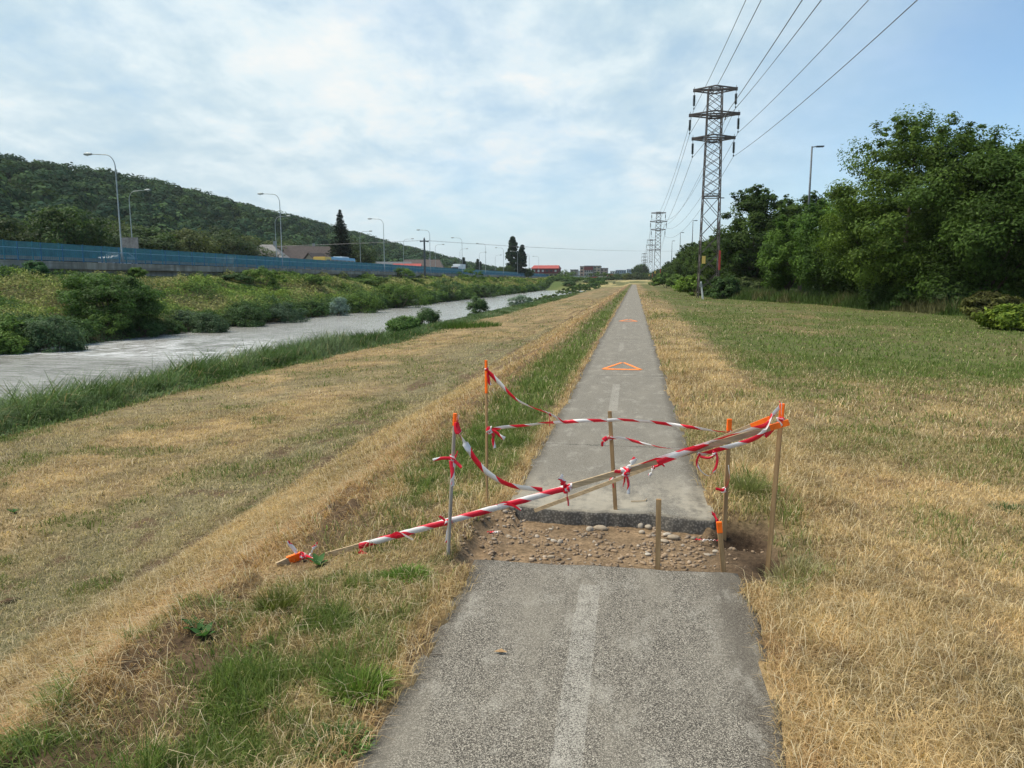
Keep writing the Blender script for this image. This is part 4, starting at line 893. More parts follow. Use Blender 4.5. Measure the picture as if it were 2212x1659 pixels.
ribbons('barrier_tape', [((t5, .055), K(tw0=1.2, tw1=.1, wob=.3, pinch=.3)), ((tail(pt(986, 922, YB-.02), (.25, -.1, 1), .075, 18, .1), .028), K(off=.02))], 'wide sagging tape from the orange tip of the grey stake down onto the long lath')
ribbons('barrier_tape', [((loopy(pt(977, 991, YB-.01), .032, 12, 20, .6), .034), K(wob=.5)), ((spx([(974, 990, YB-.03), (955, 990, YB-.04), (935, 994, YB-.05)]), .026), K(wob=.4)), ((tail(pt(974, 995, YB-.03), (0, -.1, -1), .16, 22, .25), .034), K(wob=.7)), ((tail(pt(980, 995, YB-.03), (-.05, -.1, -1), .15, 23, .2), .03), K(wob=.7, off=.1)), ((spx([(980, 994, YB-.03), (990, 1003, YB-.03), (997, 1010, YB-.04)]), .026), K(wob=.5)), ((tail(pt(983, 990, YB-.03), (.3, 0, 1), .05, 24, .2), .02), K())], 'knotted tape bundle with hanging ends halfway up the grey left stake')
hB = onH(970, .03)
ribbons('barrier_tape', [((loopy(hB, .030, 10, 26, .7), .030), K(wob=.5)), ((tail(hB, (.0, -.1, -1), .13, 27, .2), .03), K(wob=.6, off=.1)), ((tail(hB, (-.8, -.1, .9), .07, 28, .2), .018), K())], 'tape knot lashing the long lath to the grey left stake')
# tape wrapped round the long lath: sleeve of overlapping turns
def sleeve(pa, pb, lab, w=.038, th=.019, lag=0):
    n = max(8, int((pb-pa)/9)); V = []; UV = []; F = []; s = lag; lp = None
    prof = [(-.5, -.5), (-.5, .0), (-.5, .5), (.5, .5), (.5, 0), (.5, -.5)]
    for i in range(n+1):
        p_ = onH(pa+(pb-pa)*i/n); s += (p_-lp).length if lp else 0; lp = p_.copy()
        for j, (a_, b_) in enumerate(prof):
            jt = 1+.06*math.sin(i*1.3+j*2.1)+R_.uniform(-.05, .05)
            V.append(tuple(p_+Vector((0, a_*th*jt, b_*w*jt)))); UV.append((s*.9, (b_+.5)*1.3+(1.3 if a_ > 0 else 0)))
    for i in range(n):
        for j in range(6): k = (j+1) % 6; F.append((i*6+j, i*6+k, (i+1)*6+k, (i+1)*6+j))
    b0 = len(V); extra = []
    for px_ in (pa+70, pa+300):
        p_ = onH(px_, .017, .01); extra.append(((spline([p_, p_+Vector((.05, -.006, .03)), p_+Vector((.10, -.004, .012)), p_+Vector((.15, -.002, -.012))], 4), .03), K(tw0=.2, tw1=.5, wob=.2, off=R_.random())))
    for sp_ in extra:
        v, f, uvv = ribbon_data(*sp_[0], **sp_[1]); b_ = len(V); V += v; UV += uvv; F += [tuple(i+b_ for i in q_) for q_ in f]
    o = npmesh('barrier_tape', np.array(V), np.array(F), M['tape'], uv=np.array(UV)); return tag(o, lab, 'barrier tape', 'red and white barrier tapes')
sleeve(776, 1236, 'tape wound tightly round the left half of the long lath')
hL = onH(779, .02, -.03); ribbons('barrier_tape', [((tail(hL, (.5, -.1, -.5), .09, 30, .3), .05), K(wob=.3, off=.02)), ((tail(hL, (.8, -.1, -.2), .09, 31, .2), .04), K(wob=.3, off=.0))], 'loose red tape end hanging at the lower start of the wound tape')
hM = onH(1225, .02, 0); ribbons('barrier_tape', [((tail(hM, (-.3, -.2, .7), .10, 32, .3), .055), K(wob=.3, off=.02)), ((tail(hM+Vector((0, 0, -.02)), (.1, -.1, -.9), .09, 33, .3), .05), K(wob=.3)), ((loopy(hM, .035, 8, 34, .8), .04), K())], 'crumpled pink and white tape end where the wound tape stops on the long lath')
c1 = onH(1352, .03); ribbons('barrier_tape', [((loopy(c1, .034, 12, 35, .8), .038), K(wob=.6)), ((tail(c1, (.5, -.2, .8), .11, 36, .2), .04), K(wob=.4, off=.1)), ((tail(c1, (.15, -.1, -1), .14, 37, .25), .036), K(wob=.5)), ((tail(c1, (-.1, -.1, -1), .10, 38, .25), .03), K(wob=.5)), ((tail(c1, (-1, -.1, .1), .07, 39, .25), .03), K(wob=.5))], 'tape knot with hanging ends binding both laths right of the middle stake')
c2 = pt(1322, 1037, YC-.05); ribbons('barrier_tape', [((loopy(c2, .022, 8, 40), .026), K()), ((tail(c2, (.2, -.1, -1), .06, 41), .02), K())], 'small pink tape knot tying the second lath to the middle stake')
c3 = pt(1412, 1008, 4.7); ribbons('barrier_tape', [((spline([c3, c3+Vector((.02, -.02, .01)), c3+Vector((.05, -.02, .025)), c3+Vector((.07, -.01, .01))], 5), .02), K()), ((tail(c3, (-.4, 0, -1), .07, 42), .03), K(off=.12)), ((loopy(c3, .015, 6, 43), .02), K())], 'small bow of tape under the long lath between knot and loop')
# tape along the upper part of the lath
u1 = spline([onH(1352, .02, .014), onH(1400, .012, .015), onH(1440, .012, .016), onH(1490, .015, .020), onH(1530, .015, .026), onH(1575, .015, .030), onH(1620, .015, .032), onH(1655, .015, .032), pt(1672, 893, YE-.06), pt(1684, 880, YE-.03)], 8)
ribbons('barrier_tape', [((u1, .045), K(tw0=.9, tw1=.5, wob=.35, off=.1)), ((spline([onH(1420, .025, -.005), onH(1460, .03, .005), onH(1500, .03, .015), onH(1530, .028, .02)], 6), .05), K(tw0=.3, tw1=.8, wob=.2)), ((spline([pt(1684, 880, YE-.03), pt(1686, 872, YE-.03), pt(1684, 866, YE-.03)], 5), .028), K())], 'tape along the upper edge of the long lath up to the right stake')
u2 = spline([onH(1506, .03, -.015), onH(1516, .03, -.03), onH(1560, .03, -.032), onH(1610, .03, -.034), onH(1640, .03, -.02), onH(1655, .03, .02), pt(1668, 893, YE-.07)], 8)
ribbons('barrier_tape', [((u2, .042), K(tw0=.7, tw1=.2, wob=.25, off=.16))], 'lower tape under the upper end of the long lath, crossing up over it')
l0 = onH(1512, .035, -.02); ribbons('barrier_tape', [((spline([l0, l0+Vector((-.02, -.01, -.05)), l0+Vector((-.0, -.01, -.10)), l0+Vector((.05, -.01, -.135)), l0+Vector((.085, -.01, -.10)), l0+Vector((.10, -.01, -.04)), l0+Vector((.09, 0, .01))], 6), .020), K(tw0=1.1, tw1=1.3, wob=.3, off=.0)), ((spline([l0+Vector((0, 0, -.02)), l0+Vector((.05, -.01, -.025)), l0+Vector((.09, 0, 0))], 5), .02), K(off=.0)), ((loopy(l0+Vector((.08, -.005, .01)), .016, 7, 44), .018), K())], 'round red loop of tape hanging under the long lath near the right stake')
e1 = pt(1688, 912, YE-.04); ribbons('barrier_tape', [((loopy(e1, .030, 12, 46, .9), .03), K(wob=.5)), ((tail(e1+Vector((-.04, 0, -.03)), (-.5, -.1, -.6), .08, 47, .2), .04), K(off=.0)), ((tail(e1+Vector((0, 0, .03)), (-.1, 0, 1), .09, 48, .15), .02), K(off=.1))], 'tape knot binding the lath tips to the tall right stake')
d1 = pt(1564, 1059, YD-.03); ribbons('barrier_tape', [((loopy(d1, .022, 9, 50, .8), .028), K(wob=.4)), ((tail(d1, (-1, -.1, .2), .06, 51, .2), .025), K()), ((spx([(1566, 1055, YD-.02), (1576, 1035, YD-.02), (1574, 1005, YD-.02)]), .012), K(off=.0))], 'small tape knot low on the right rear stake with a thin red strand')
g1 = pt(1549, 1124, 4.35); ribbons('barrier_tape', [((tail(g1, (-.4, .2, .6), .06, 53, .2), .025), K()), ((loopy(g1, .012, 6, 54), .018), K())], 'scrap of pink tape at the top of the short orange tipped stake')
def litter(p, d, L, s, lab):
    r_ = tail(p, d, L, s, .18); r_ = [Vector((q_.x, q_.y, p[2]+.004+.012*abs(math.sin(i*.9)))) for i, q_ in enumerate(r_)]
    ribbons('tape_scrap', [((r_, .032), K(tw0=1.3, tw1=1.5, wob=.25, off=.02))], lab, 'scraps of tape on the ground')
litter(atZ(1055, 1153, -.09), (1, .3, 0), .09, 55, 'pink and white scrap of tape lying on the gravel at the left of the trench')
litter(atZ(1502, 1168, -.09), (1, 0, 0), .17, 56, 'longer white and red scrap of tape lying at the right of the trench')
# tape bundle on the grass with orange lath tip
gpt = Vector(on_ground(648, 1212, .0))
tb = ribbons('barrier_tape', [((loopy(gpt+Vector((.02, 0, .035)), .032, 10, 60, .6), .035), K(wob=.5)), ((tail(gpt+Vector((-.02, 0, .05)), (-.6, 0, 1), .10, 61, .3), .035), K(off=.12)), ((tail(gpt+Vector((.07, 0, .04)), (.5, 0, 1), .11, 62, .3), .03), K(off=.12)), ((tail(gpt+Vector((.05, -.02, .04)), (.8, -.2, 0), .09, 63, .3), .04), K())], 'crumpled red and white tape bundle in the dry grass at the lath\'s low end')
ls = empty('lath_piece', gpt, label='short lath piece with orange end sticking out of the tape bundle in the grass', cat='lath')
mb = MB(); mb.bar((-.06, -.03, .012), (-.12, -.07, -.012), .02, .045); mb.build('board', M['wood2'], ls); mb = MB(); mb.bar((.0, .02, .03), (-.07, -.035, .012), .022, .05); mb.build('painted_tip', M['orange'], ls)

# sprayed triangles on the path
for (ys_, ye_, th, lab) in ((13.85, 15.0, .095, 'orange sprayed triangle outline on the asphalt, the nearer one'), (30.2, 31.6, .12, 'orange sprayed triangle outline on the asphalt, the farther one')):
    cxx = float(pathx(ys_))-.02; Lx, Rx = cxx-.36, cxx+.36; mb = MB(); z0, z1 = .003, .0075
    for p_, q_, w_ in (((Lx, ys_), (Rx, ys_), th*1.6), ((Lx, ys_), (cxx-.02, ye_), th*.68), ((Rx, ys_), (cxx+.02, ye_), th*.68)):
        for k in range(10):
            a_ = Vector((p_[0]+(q_[0]-p_[0])*k/10, p_[1]+(q_[1]-p_[1])*k/10, z0+.002)); b_ = Vector((p_[0]+(q_[0]-p_[0])*(k+1)/10, p_[1]+(q_[1]-p_[1])*(k+1)/10, z0+.002))
            mb.bar(a_, b_, w_*random.uniform(.8, 1.15), .003)
    tag(mb.build('sprayed_triangle', M['spray']), lab, 'painted marking', 'orange triangles on the path')

# ------------------------------------------------------------------ gravel and stones in the trench
def rocks(name, P_, S_, col, matl):
    bm = bmesh.new(); bmesh.ops.create_icosphere(bm, subdivisions=1, radius=1); bv = np.array([v.co[:] for v in bm.verts]); bf = np.array([[v.index for v in f.verts] for f in bm.faces]); bm.free()
    n = len(P_); q_ = bv[None]*(1+.62*(RNG.random((n, len(bv), 1))-.5)); sc = S_[:, None, None]*np.stack([RNG.uniform(.8, 1.4, n), RNG.uniform(.6, 1.1, n), RNG.uniform(.4, .75, n)], -1)[:, None]
    a_ = RNG.random(n)*6.28; q_ = q_*sc; c_, s_ = np.cos(a_)[:, None], np.sin(a_)[:, None]; x_ = q_[:, :, 0]*c_-q_[:, :, 1]*s_; y_ = q_[:, :, 0]*s_+q_[:, :, 1]*c_
    V = np.stack([x_, y_, q_[:, :, 2]], -1)+P_[:, None]; F = (np.arange(n)*len(bv))[:, None, None]+bf[None]
    return npmesh(name, V.reshape(-1, 3), F.reshape(-1, 3), matl, col=np.repeat(col, len(bv), 0))
n = 14000; gx_ = RNG.uniform(-1.15, .95, n); gy_ = RNG.uniform(4.1, 5.3, n); keep = (gy_ > CUT0(gx_)+.01) & (gy_ < CUT1(gx_)-.0) & (fbm(gx_, gy_, 4, 77) > .40) & ((gx_ < .55) | (RNG.random(n) < .3)); gx_, gy_ = gx_[keep], gy_[keep]; n = len(gx_)
S_ = .0020+.019*RNG.random(n)**11.0; Pz = ground(gx_, gy_)+S_*.25
cc_ = np.array([.25, .175, .11])*(.6+.7*RNG.random((n, 1)))*np.array([1, 1, 1])+(np.array([.36, .31, .25])-np.array([.25, .18, .115]))*(RNG.random((n, 1))**6)
go = rocks('gravel', np.stack([gx_, gy_, Pz], -1), S_, cc_, M['gravel']); tag(go, 'loose brown gravel covering the floor of the trench', 'gravel', kind='stuff')
def stone(px_, py_, w_, h_, d_, lab):
    q_ = atZ(px_, py_, -.085); bm = bmesh.new(); bmesh.ops.create_icosphere(bm, subdivisions=3, radius=1); sd_ = random.random()*50
    for v in bm.verts:
        k = 1+.16*(math.sin(v.co.x*2.3+sd_)+math.sin(v.co.y*2.9+sd_*2)+math.sin(v.co.z*3.1+sd_*3))/2; v.co = Vector((v.co.x*w_*k, v.co.y*d_*k, v.co.z*h_*k))
    me = bpy.data.meshes.new('stone'); bm.to_mesh(me); bm.free(); me.materials.append(M['stone']); [setattr(p_, 'use_smooth', True) for p_ in me.polygons]
    o = bpy.data.objects.new('stone', me); link(o); o.location = (q_[0], q_[1], gz(q_[0], q_[1])+h_*.55); o.rotation_euler = (0, 0, random.uniform(-.6, .6)); tag(o, lab, 'stone', 'larger stones in the trench')
for a_ in ((1297, 1135, .050, .024, .03, 'long flat grey stone in the trench just left of the middle stake'), (1274, 1137, .032, .018, .025, 'brown stone touching the long flat grey stone on its left'), (1383, 1131, .028, .024, .024, 'round tan stone right of the middle stake, the left one of a pair'), (1400, 1134, .026, .020, .022, 'round tan stone right of the middle stake, the right one of a pair'), (1386, 1143, .026, .014, .02, 'pale flat stone in front of the pair of round stones'),
           (1440, 1148, .030, .016, .024, 'flat stone leaning behind the large oval stone'), (1455, 1156, .038, .024, .03, 'large oval smooth grey stone right of the short plain stake'), (1436, 1163, .028, .016, .024, 'brownish stone at the foot of the large oval stone'), (1190, 1136, .016, .010, .012, 'small pale stone in the left half of the trench, nearest the lath foot'),
           (1197, 1162, .026, .012, .016, 'white topped oval stone in the left middle of the trench'), (1210, 1163, .022, .014, .018, 'brown stone touching the white topped stone'), (1098, 1152, .026, .012, .018, 'flat pinkish stone at the far left of the trench'), (1261, 1216, .018, .010, .012, 'small white stone at the near asphalt edge'), (1521, 1158, .024, .012, .014, 'pale stone beside the long tape scrap'),
           (1545, 1186, .022, .010, .018, 'flat grey stone right of the short orange tipped stake foot'), (1528, 1190, .022, .008, .018, 'flat light stone left of the short orange tipped stake foot'), (1400, 1190, .024, .010, .018, 'brown flat stone left of the short plain stake foot'), (1190, 1195, .030, .010, .016, 'dark elongated stone near the asphalt at the left of the trench')): stone(*a_)

# ------------------------------------------------------------------ grass blades
def ring_pts(r0, r1, n, a0=-52, a1=40):
    r = np.sqrt(RNG.uniform(r0*r0, r1*r1, n)); a_ = np.radians(RNG.uniform(a0, a1, n)); return r*np.sin(a_), r*np.cos(a_)
GV = []
def grass_ring(name, r0, r1, n, hs, ws, dens=1.0):
    X, Y = ring_pts(r0, r1, n)
    a, r, r2 = pitmask(X, Y)
    e = .028*RNG.normal(size=n)
    keep = ~((X > edgeL(Y)+e) & (X < edgeR(Y)+e)) & (a < .35) & (r < .3) & (r2 < .3) & (X > -13.6) & (X < 40)
    X, Y = X[keep], Y[keep]; c, ba = covercol(X, Y); g, h_, gg, _ = cover(X, Y); m_ = len(X)
    keep = RNG.random(m_) > ba*.9; X, Y, c, g, h_, gg = X[keep], Y[keep], c[keep], g[keep], h_[keep], gg[keep]; m_ = len(X)
    isg = RNG.random(m_) < g*.8
    tuft = sst(fbm(X, Y, 5, 101), .48, .68)
    edge = np.exp(-(np.minimum(np.abs(X-edgeL(Y)), np.abs(X-edgeR(Y)))/.10)**2)
    h = np.where(isg, .05+.12*tuft+.04*RNG.random(m_), .05+.09*RNG.random(m_)+.03*tuft)*hs
    h = h*(1+.35*((np.abs(X-.95) < .4) & (np.abs(Y-6.2) < .9)))*(1-.6*np.exp(-(((X-.85)/.3)**2+((Y-4.7)/.35)**2)))*(1-.35*(X > 1.6))*(1-.3*((X < -4.5)))
    h = h*(1-.65*np.exp(-((Y-4.0)/.28)**2)*((X < -1.0) & (X > -2.35)))
    lean = np.where(isg, .25+.45*RNG.random(m_), .55+.5*RNG.random(m_))
    lean = np.clip(lean+.25*(h_ > .5), 0, 1)
    w_ = np.where(isg, .0042, .0032)*ws*(.7+.6*RNG.random(m_))
    az_ = RNG.random(m_)*6.283
    # straw combed by the mower below the shoulder
    cmb = (X < -1.9) & (X > -4.6); az_ = np.where(cmb & (RNG.random(m_) < .6), math.pi*1.1+.9*RNG.normal(size=m_), az_)
    col = c*(.55+.75*RNG.random((m_, 1)))
    gcol = np.where((RNG.random((m_, 1)) < .5), np.array([[.13, .20, .04]]), np.array([[.20, .24, .075]]))*(.6+.7*RNG.random((m_, 1)))
    dark = np.array([.20, .14, .07])
    col = np.where(isg[:, None], gcol*.85+col*.15, np.maximum(col, dark*.4))
    bl = RNG.random(m_) < .18*(~isg); col = np.where(bl[:, None], np.array([.63, .50, .29])*(.8+.3*RNG.random((m_, 1))), col)
    P_ = np.stack([X, Y, ground(X, Y)-.004], -1)
    ls_ = RNG.random(m_) < .045*(~isg); h = np.where(ls_, h*1.8+.035, h); w_ = np.where(ls_, w_*.7, w_); lean = np.where(ls_, .75+.25*RNG.random(m_), lean); col = np.where(ls_[:, None], np.array([.66, .55, .36])*(.7+.4*RNG.random((m_, 1))), col)
    GV.append((P_, h, w_, az_, lean, col))
import os
GD = 1.0
grass_ring('g', .9, 4.5, int(190000*GD), .80, 1.0)
grass_ring('g', 4.5, 9, int(210000*GD), .85, 1.45)
grass_ring('g', 9, 18, int(150000*GD), 1.0, 2.8)
grass_ring('g', 18, 40, int(110000*GD), 1.05, 5.5)
grass_ring('g', 40, 110, int(70000*GD), 1.2, 13)
cat_ = [np.concatenate([g_[k] for g_ in GV]) for k in range(6)]
o = blades('grass', *cat_, M['grass']); tag(o, 'mown dry and green grass covering the verges and meadows on both sides of the path', 'grass', kind='stuff')
# distinct green tufts on the left verge
def tuft(px_, py_, R, n_, hh_, lab, colr=(.13, .22, .03), lean=.5, z=0.0, wd=.005, name='grass_tuft', catn='grass tuft', grp='green tufts on the verge'):
    q_ = atZ(px_, py_, z); a_ = RNG.random(n_)*6.283; rr = R*np.sqrt(RNG.random(n_)); X = np.cos(a_)*rr; Y = np.sin(a_)*rr*.8
    zb = ground(X+q_[0], Y+q_[1]); z0 = gz(q_[0], q_[1]); c_ = np.array(colr)*(.55+.8*RNG.random((n_, 1)))
    o = blades(name, np.stack([X, Y, zb-z0], -1), hh_*(.5+.7*RNG.random(n_)), wd*(.7+.6*RNG.random(n_)), a_+RNG.normal(size=n_)*.6, lean*(rr/R)+.15*RNG.random(n_), c_, M['grass'], loc=(q_[0], q_[1], z0))
    return tag(o, lab, catn, grp)
tuft(778, 1500, .12, 750, .12, 'thick bright green grass tuft near the asphalt edge at the bottom left', (.17, .25, .05), .7)
tuft(880, 1245, .13, 420, .07, 'bright green tuft beside the near left corner of the asphalt', (.16, .26, .05), .7)
tuft(725, 1610, .13, 420, .07, 'dark green weed patch at the bottom edge left of the asphalt', (.11, .19, .05), .8)
tuft(600, 1360, .10, 500, .13, 'olive grass tuft left of the green verge', (.14, .16, .04), .5, -.15)
tuft(560, 1090, .13, 600, .05, 'small green patch at the toe of the slope in the dry meadow', (.07, .14, .03), .8, -1.0)
tuft(1612, 1066, .14, 700, .14, 'tall green and yellow grass behind the right rear stake', (.25, .27, .10), .4)
tuft(1715, 1235, .15, 380, .11, 'olive grass right of the tall right stake foot', (.33, .30, .15), .6)
tuft(2190, 1100, .16, 260, .06, 'green tuft in the straw at the right edge of the picture', (.09, .15, .05), .8)
def dock(px_, py_, z, lab):
    q_ = np.array(on_ground(px_, py_)); q_[2] = gz(q_[0], q_[1]); V = []; F = []; C_ = []
    for k in range(6):
        a_ = k*1.05+.3; L_ = random.uniform(.05, .09); w_ = .021; el = random.uniform(.5, 1.2); n_ = 6; b_ = len(V)
        for i in range(n_+1):
            t = i/n_; r_ = L_*t*math.cos(el*(1-.5*t)); z_ = L_*t*math.sin(el)*(1-.25*t); ww = w_*math.sin(math.pi*min(.98, t*.9+.08))
            for s in (-1, 0, 1): V.append((math.cos(a_)*r_-math.sin(a_)*ww*s, math.sin(a_)*r_+math.cos(a_)*ww*s, z_+(.006 if s else 0))); C_.append((.06, .14, .04))
        F += [(b_+i*3+j, b_+i*3+j+1, b_+i*3+j+4, b_+i*3+j+3) for i in range(n_) for j in (0, 1)]
    o = npmesh('broadleaf_weed', np.array(V), np.array(F), M['leaf'], col=np.array(C_), sm=True, loc=tuple(q_)); tag(o, lab, 'weed', 'broad-leaved weeds')
dock(688, 1222, -.3, 'blue green broad-leaved weed just right of the tape bundle'); dock(425, 1362, -.4, 'upright green broad-leaved weed in the straw at the lower left'); dock(440, 1378, -.35, 'second broad-leaved weed touching the upright one on its right'); dock(30, 1108, -1.1, 'small dark weed alone in the dry meadow at the left edge')
def clod(px_, py_, w_, lab):
    q_ = np.array(on_ground(px_, py_)); bm = bmesh.new(); bmesh.ops.create_icosphere(bm, subdivisions=4, radius=1); sd_ = random.random()*30
    for v in bm.verts:
        k = .75+.35*float(fbm(v.co.x*1+sd_, v.co.y+v.co.z, 2.2, 151))+.2*float(vn(v.co.x+sd_, v.co.y*1.3+v.co.z, 9, 152)); v.co = Vector((v.co.x*w_*k*1.5, v.co.y*w_*k*.6, v.co.z*w_*.45*k))
    me = bpy.data.meshes.new('earth_clod'); bm.to_mesh(me); bm.free(); me.materials.append(M['clod'])
    o = bpy.data.objects.new('earth_clod', me); link(o); o.location = (q_[0], q_[1], q_[2]+.01); o.rotation_euler = (0, 0, 1.0); tag(o, lab, 'earth clod', 'clods of earth in the mown grass')
M['clod'] = plain('dark_earth', (.095, .06, .035), .95, 0, .5, 40, .1)
clod(530, 1298, .055, 'largest dark clod of earth on the slope left of the green verge'); clod(318, 1250, .05, 'dark clod of earth at the toe of the slope near the left'); clod(18, 1302, .06, 'flat dark clod of earth at the left edge of the picture'); clod(800, 1000, .05, 'dark clod of earth high on the slope below the far meadow'); clod(20, 1650, .06, 'dark clod of earth in the bottom left corner')
# dried leaf and twig on the asphalt
q_ = atZ(1080, 1410, .004); o = MB().add([(-.03, 0, .004), (0, -.014, .012), (.035, 0, .006), (.004, .014, .014), (0, 0, .002)], [(0,1,4),(1,2,4),(2,3,4),(3,0,4)]).build('dry_leaf', M['wood'], loc=tuple(q_)); tag(o, 'curled brown dry leaf lying on the near asphalt left of the white line', 'leaf')
q_ = atZ(940, 1416, .004); o = MB().tube([(-.025, -.008, .003), (0, 0, .005), (.03, .006, .003)], .0022, 5).build('twig', M['bark'], loc=tuple(q_)); tag(o, 'short dark twig on the near asphalt close to its left edge', 'twig')
q_ = atZ(1380, 1082, .004); o = MB().tube([(-.06, -.03, .004), (0, -.02, .005), (.05, 0, .005), (.06, .05, .004)], .004, 5).build('straw_stalk', M['wood2'], loc=tuple(q_)); tag(o, 'curved pale stalk lying on the far asphalt just beyond the trench', 'stalk')

# ------------------------------------------------------------------ reeds on the near bank
def bank_edge(Y): return -12.35+.9*(fbm(Y, Y*0, .12, 111)-.5)+sst(Y, 20, 34)*1.2-sst(Y, 120, 260)*3
nR = 190000; Y = 3+(RNG.random(nR)**1.7)*150; X = bank_edge(Y)-RNG.random(nR)**.8*(3.6+2.2*sst(Y, 30, 100)); z = ground(X, Y)
hn = fbm(X*.7, Y*.35, .8, 113); dd = np.clip(bank_edge(Y)-X, 0, 4); hgt = (.18+.62*sst(dd, .1, 1.3))*(.5+.8*hn)*(.55+.9*vn(X, Y, 3.1, 119))*(.55+.75*RNG.random(nR))*(1-.62*sst(Y, 31, 38)); ok = (z > WATER+.05) & (RNG.random(nR) > .45*sst(Y, 34, 40)*(dd < .4))
near = Y < 26; c0 = np.where((fbm(X, Y, .5, 115) > .5)[:, None], np.array([[.105, .16, .065]]), np.array([[.06, .105, .03]])); c0 = c0+(np.array([.17, .22, .12])-c0)*(sst(fbm(X, Y, .35, 117), .5, .7)*.7)[:, None]
c0 = c0*1.25*(.45+.95*RNG.random((nR, 1))); st_ = RNG.random(nR) < .05; c0[st_] = np.array([.36, .30, .17])
az_ = np.where(near, math.pi*-.1+1.1*RNG.normal(size=nR), RNG.random(nR)*6.283); ln = np.where(near, .35+.55*RNG.random(nR), .25+.45*RNG.random(nR)); wd_ = (.007+.0009*Y)*(.7+.6*RNG.random(nR))
o = blades('reeds', np.stack([X, Y, z-.02], -1)[ok], (hgt*np.where(near, 1.15, 1))[ok], wd_[ok], az_[ok], ln[ok], c0[ok], M['grass'], bend=.6); tag(o, 'tall combed green reeds and grasses along the near river bank', 'reeds', kind='stuff')
# far part of the near bank: bushes up to the end
# ------------------------------------------------------------------ far bank ground cover
nB = 330000; Y = 22+(RNG.random(nB)**2.3)*400; X = -36.3-RNG.random(nB)*13.6
z = ground(X, Y); hh_ = fbm(X, Y*.6, .33, 121); h2 = fbm(X, Y, 1.1, 123); top = (.15+1.15*sst(hh_, .42, .72))*(.4+1.2*h2)
top = top*np.where(X < -46, .75, 1.0)+1.1*np.exp(-((X+37.6)/1.3)**2)*(.3+sst(fbm(X*0, Y, .16, 125), .35, .6))*(.5+h2)
lift = RNG.random(nB)**.5; P_ = np.stack([X, Y, z+top*lift], -1)
tn_ = sst(fbm(X*1.4, Y*.5, .22, 127)+.25*(fbm(X, Y, 2, 129)-.5), .42, .54)*sst(-X, 37.5, 40); sh = fbm(X, Y, .8, 131)
cg = np.array([.20, .275, .06])+(np.array([.09, .155, .04])-np.array([.20, .275, .06]))*sst(sh, .4, .6)[:, None]+(RNG.random((nB, 1)) < .08)*np.array([.08, .09, .03]); ct = np.array([.40, .35, .16]); c_ = cg+(ct-cg)*(tn_*.85*RNG.random(nB)**.4)[:, None]; c_ = c_+(np.array([.07, .115, .06])-c_)*(np.exp(-((X+37)/1.0)**2)*.7)[:, None]
Nn = RNG.normal(size=(nB, 3))*.6; Nn[:, 2] += .9; Nn[:, 0] += .4; sz = (.11+.0019*Y)*(.6+.8*RNG.random(nB))
V, F = leaves(P_, Nn, sz, .42); o = npmesh('ground_cover', V, F, M['farleaf'], col=np.repeat(c_*(.7+.5*RNG.random((nB, 1))), 4, 0)); tag(o, 'tangled green weeds and yellow grass covering the far river bank', 'ground cover', kind='stuff')
# named shrubs on the far bank
G1, G2 = (.07, .13, .025), (.14, .22, .045); S1, S2 = (.09, .14, .095), (.17, .23, .17); D1, D2 = (.045, .09, .02), (.085, .155, .035)
def bankshrub(px_, ybase, wpx, hpx, cols, lab, n_=60, per=110, ls=.17, group='shrubs on the far river bank', X_=None, z=None):
    q_ = atX(px_, ybase, X_) if X_ is not None else atZ(px_, ybase, z if z is not None else -2.4); dist = q_@_fw if False else (q_[0]*_fw[0]+q_[1]*_fw[1]); s_ = dist/FPX; w_ = wpx*s_/2*1.2; h_ = hpx*s_*1.2
    return shrub('shrub', (q_[0]-w_*.3, q_[1], gz(q_[0]-w_*.3, q_[1])-.05), (w_, w_*.8, h_*.66), n_, per, ls, cols[0], cols[1], lab, group, crad=max(.3, h_*.2))
bankshrub(275, 722, 190, 84, (D1, D2), 'largest dark leafy shrub on the far bank at the water edge', 150, 170, .22)
bankshrub(128, 752, 110, 80, ((.055, .10, .045), (.10, .16, .075)), 'grey green willow shrub left of the largest dark shrub', 90, 150, .16)
bankshrub(15, 760, 90, 62, (G1, G2), 'low green shrub at the left edge of the far waterline', 70, 120, .16)
bankshrub(466, 712, 70, 48, ((.05, .09, .04), (.09, .14, .07)), 'rounded grey green shrub hanging over the water right of the dark one', 70, 120, .16)
bankshrub(545, 700, 80, 50, (D1, (.07, .12, .05)), 'dark green shrub at the far waterline in front of the long railing', 70, 120, .17)
bankshrub(620, 692, 90, 42, ((.05, .09, .05), (.09, .14, .08)), 'wide low willow shrub left of the silvery bush', 70, 120, .17)
bankshrub(738, 678, 34, 38, ((.12, .19, .16), (.24, .32, .28)), 'small silvery blue round bush at the far waterline', 60, 110, .15)
bankshrub(795, 672, 90, 42, (D1, G2), 'dark green shrub right of the silvery bush', 70, 110, .2)
bankshrub(880, 662, 100, 50, (D1, G2), 'broad shrub mass on the far bank below the utility pole', 80, 110, .24)
bankshrub(985, 648, 90, 36, (D1, (.09, .14, .06)), 'dark shrub on the far bank right of the utility pole', 60, 100, .26)
bankshrub(1060, 641, 80, 28, (D1, (.09, .14, .06)), 'low shrub where the far bank runs toward the bridge', 60, 90, .3)
bankshrub(85, 590, 42, 34, ((.05, .12, .045), (.08, .17, .06)), 'green bush growing up against the concrete wall at the left', 60, 110, .18, X_=-48.2)
bankshrub(168, 628, 52, 26, (D1, (.07, .12, .04)), 'dark bush halfway up the far bank at the left', 50, 110, .17, X_=-45)
bankshrub(300, 600, 30, 22, (G1, G2), 'small bush at the foot of the concrete wall', 40, 90, .16, X_=-48.5)
bankshrub(680, 627, 55, 26, (D1, G2), 'dark bush halfway up the far bank below the bus', 50, 100, .2, X_=-44)
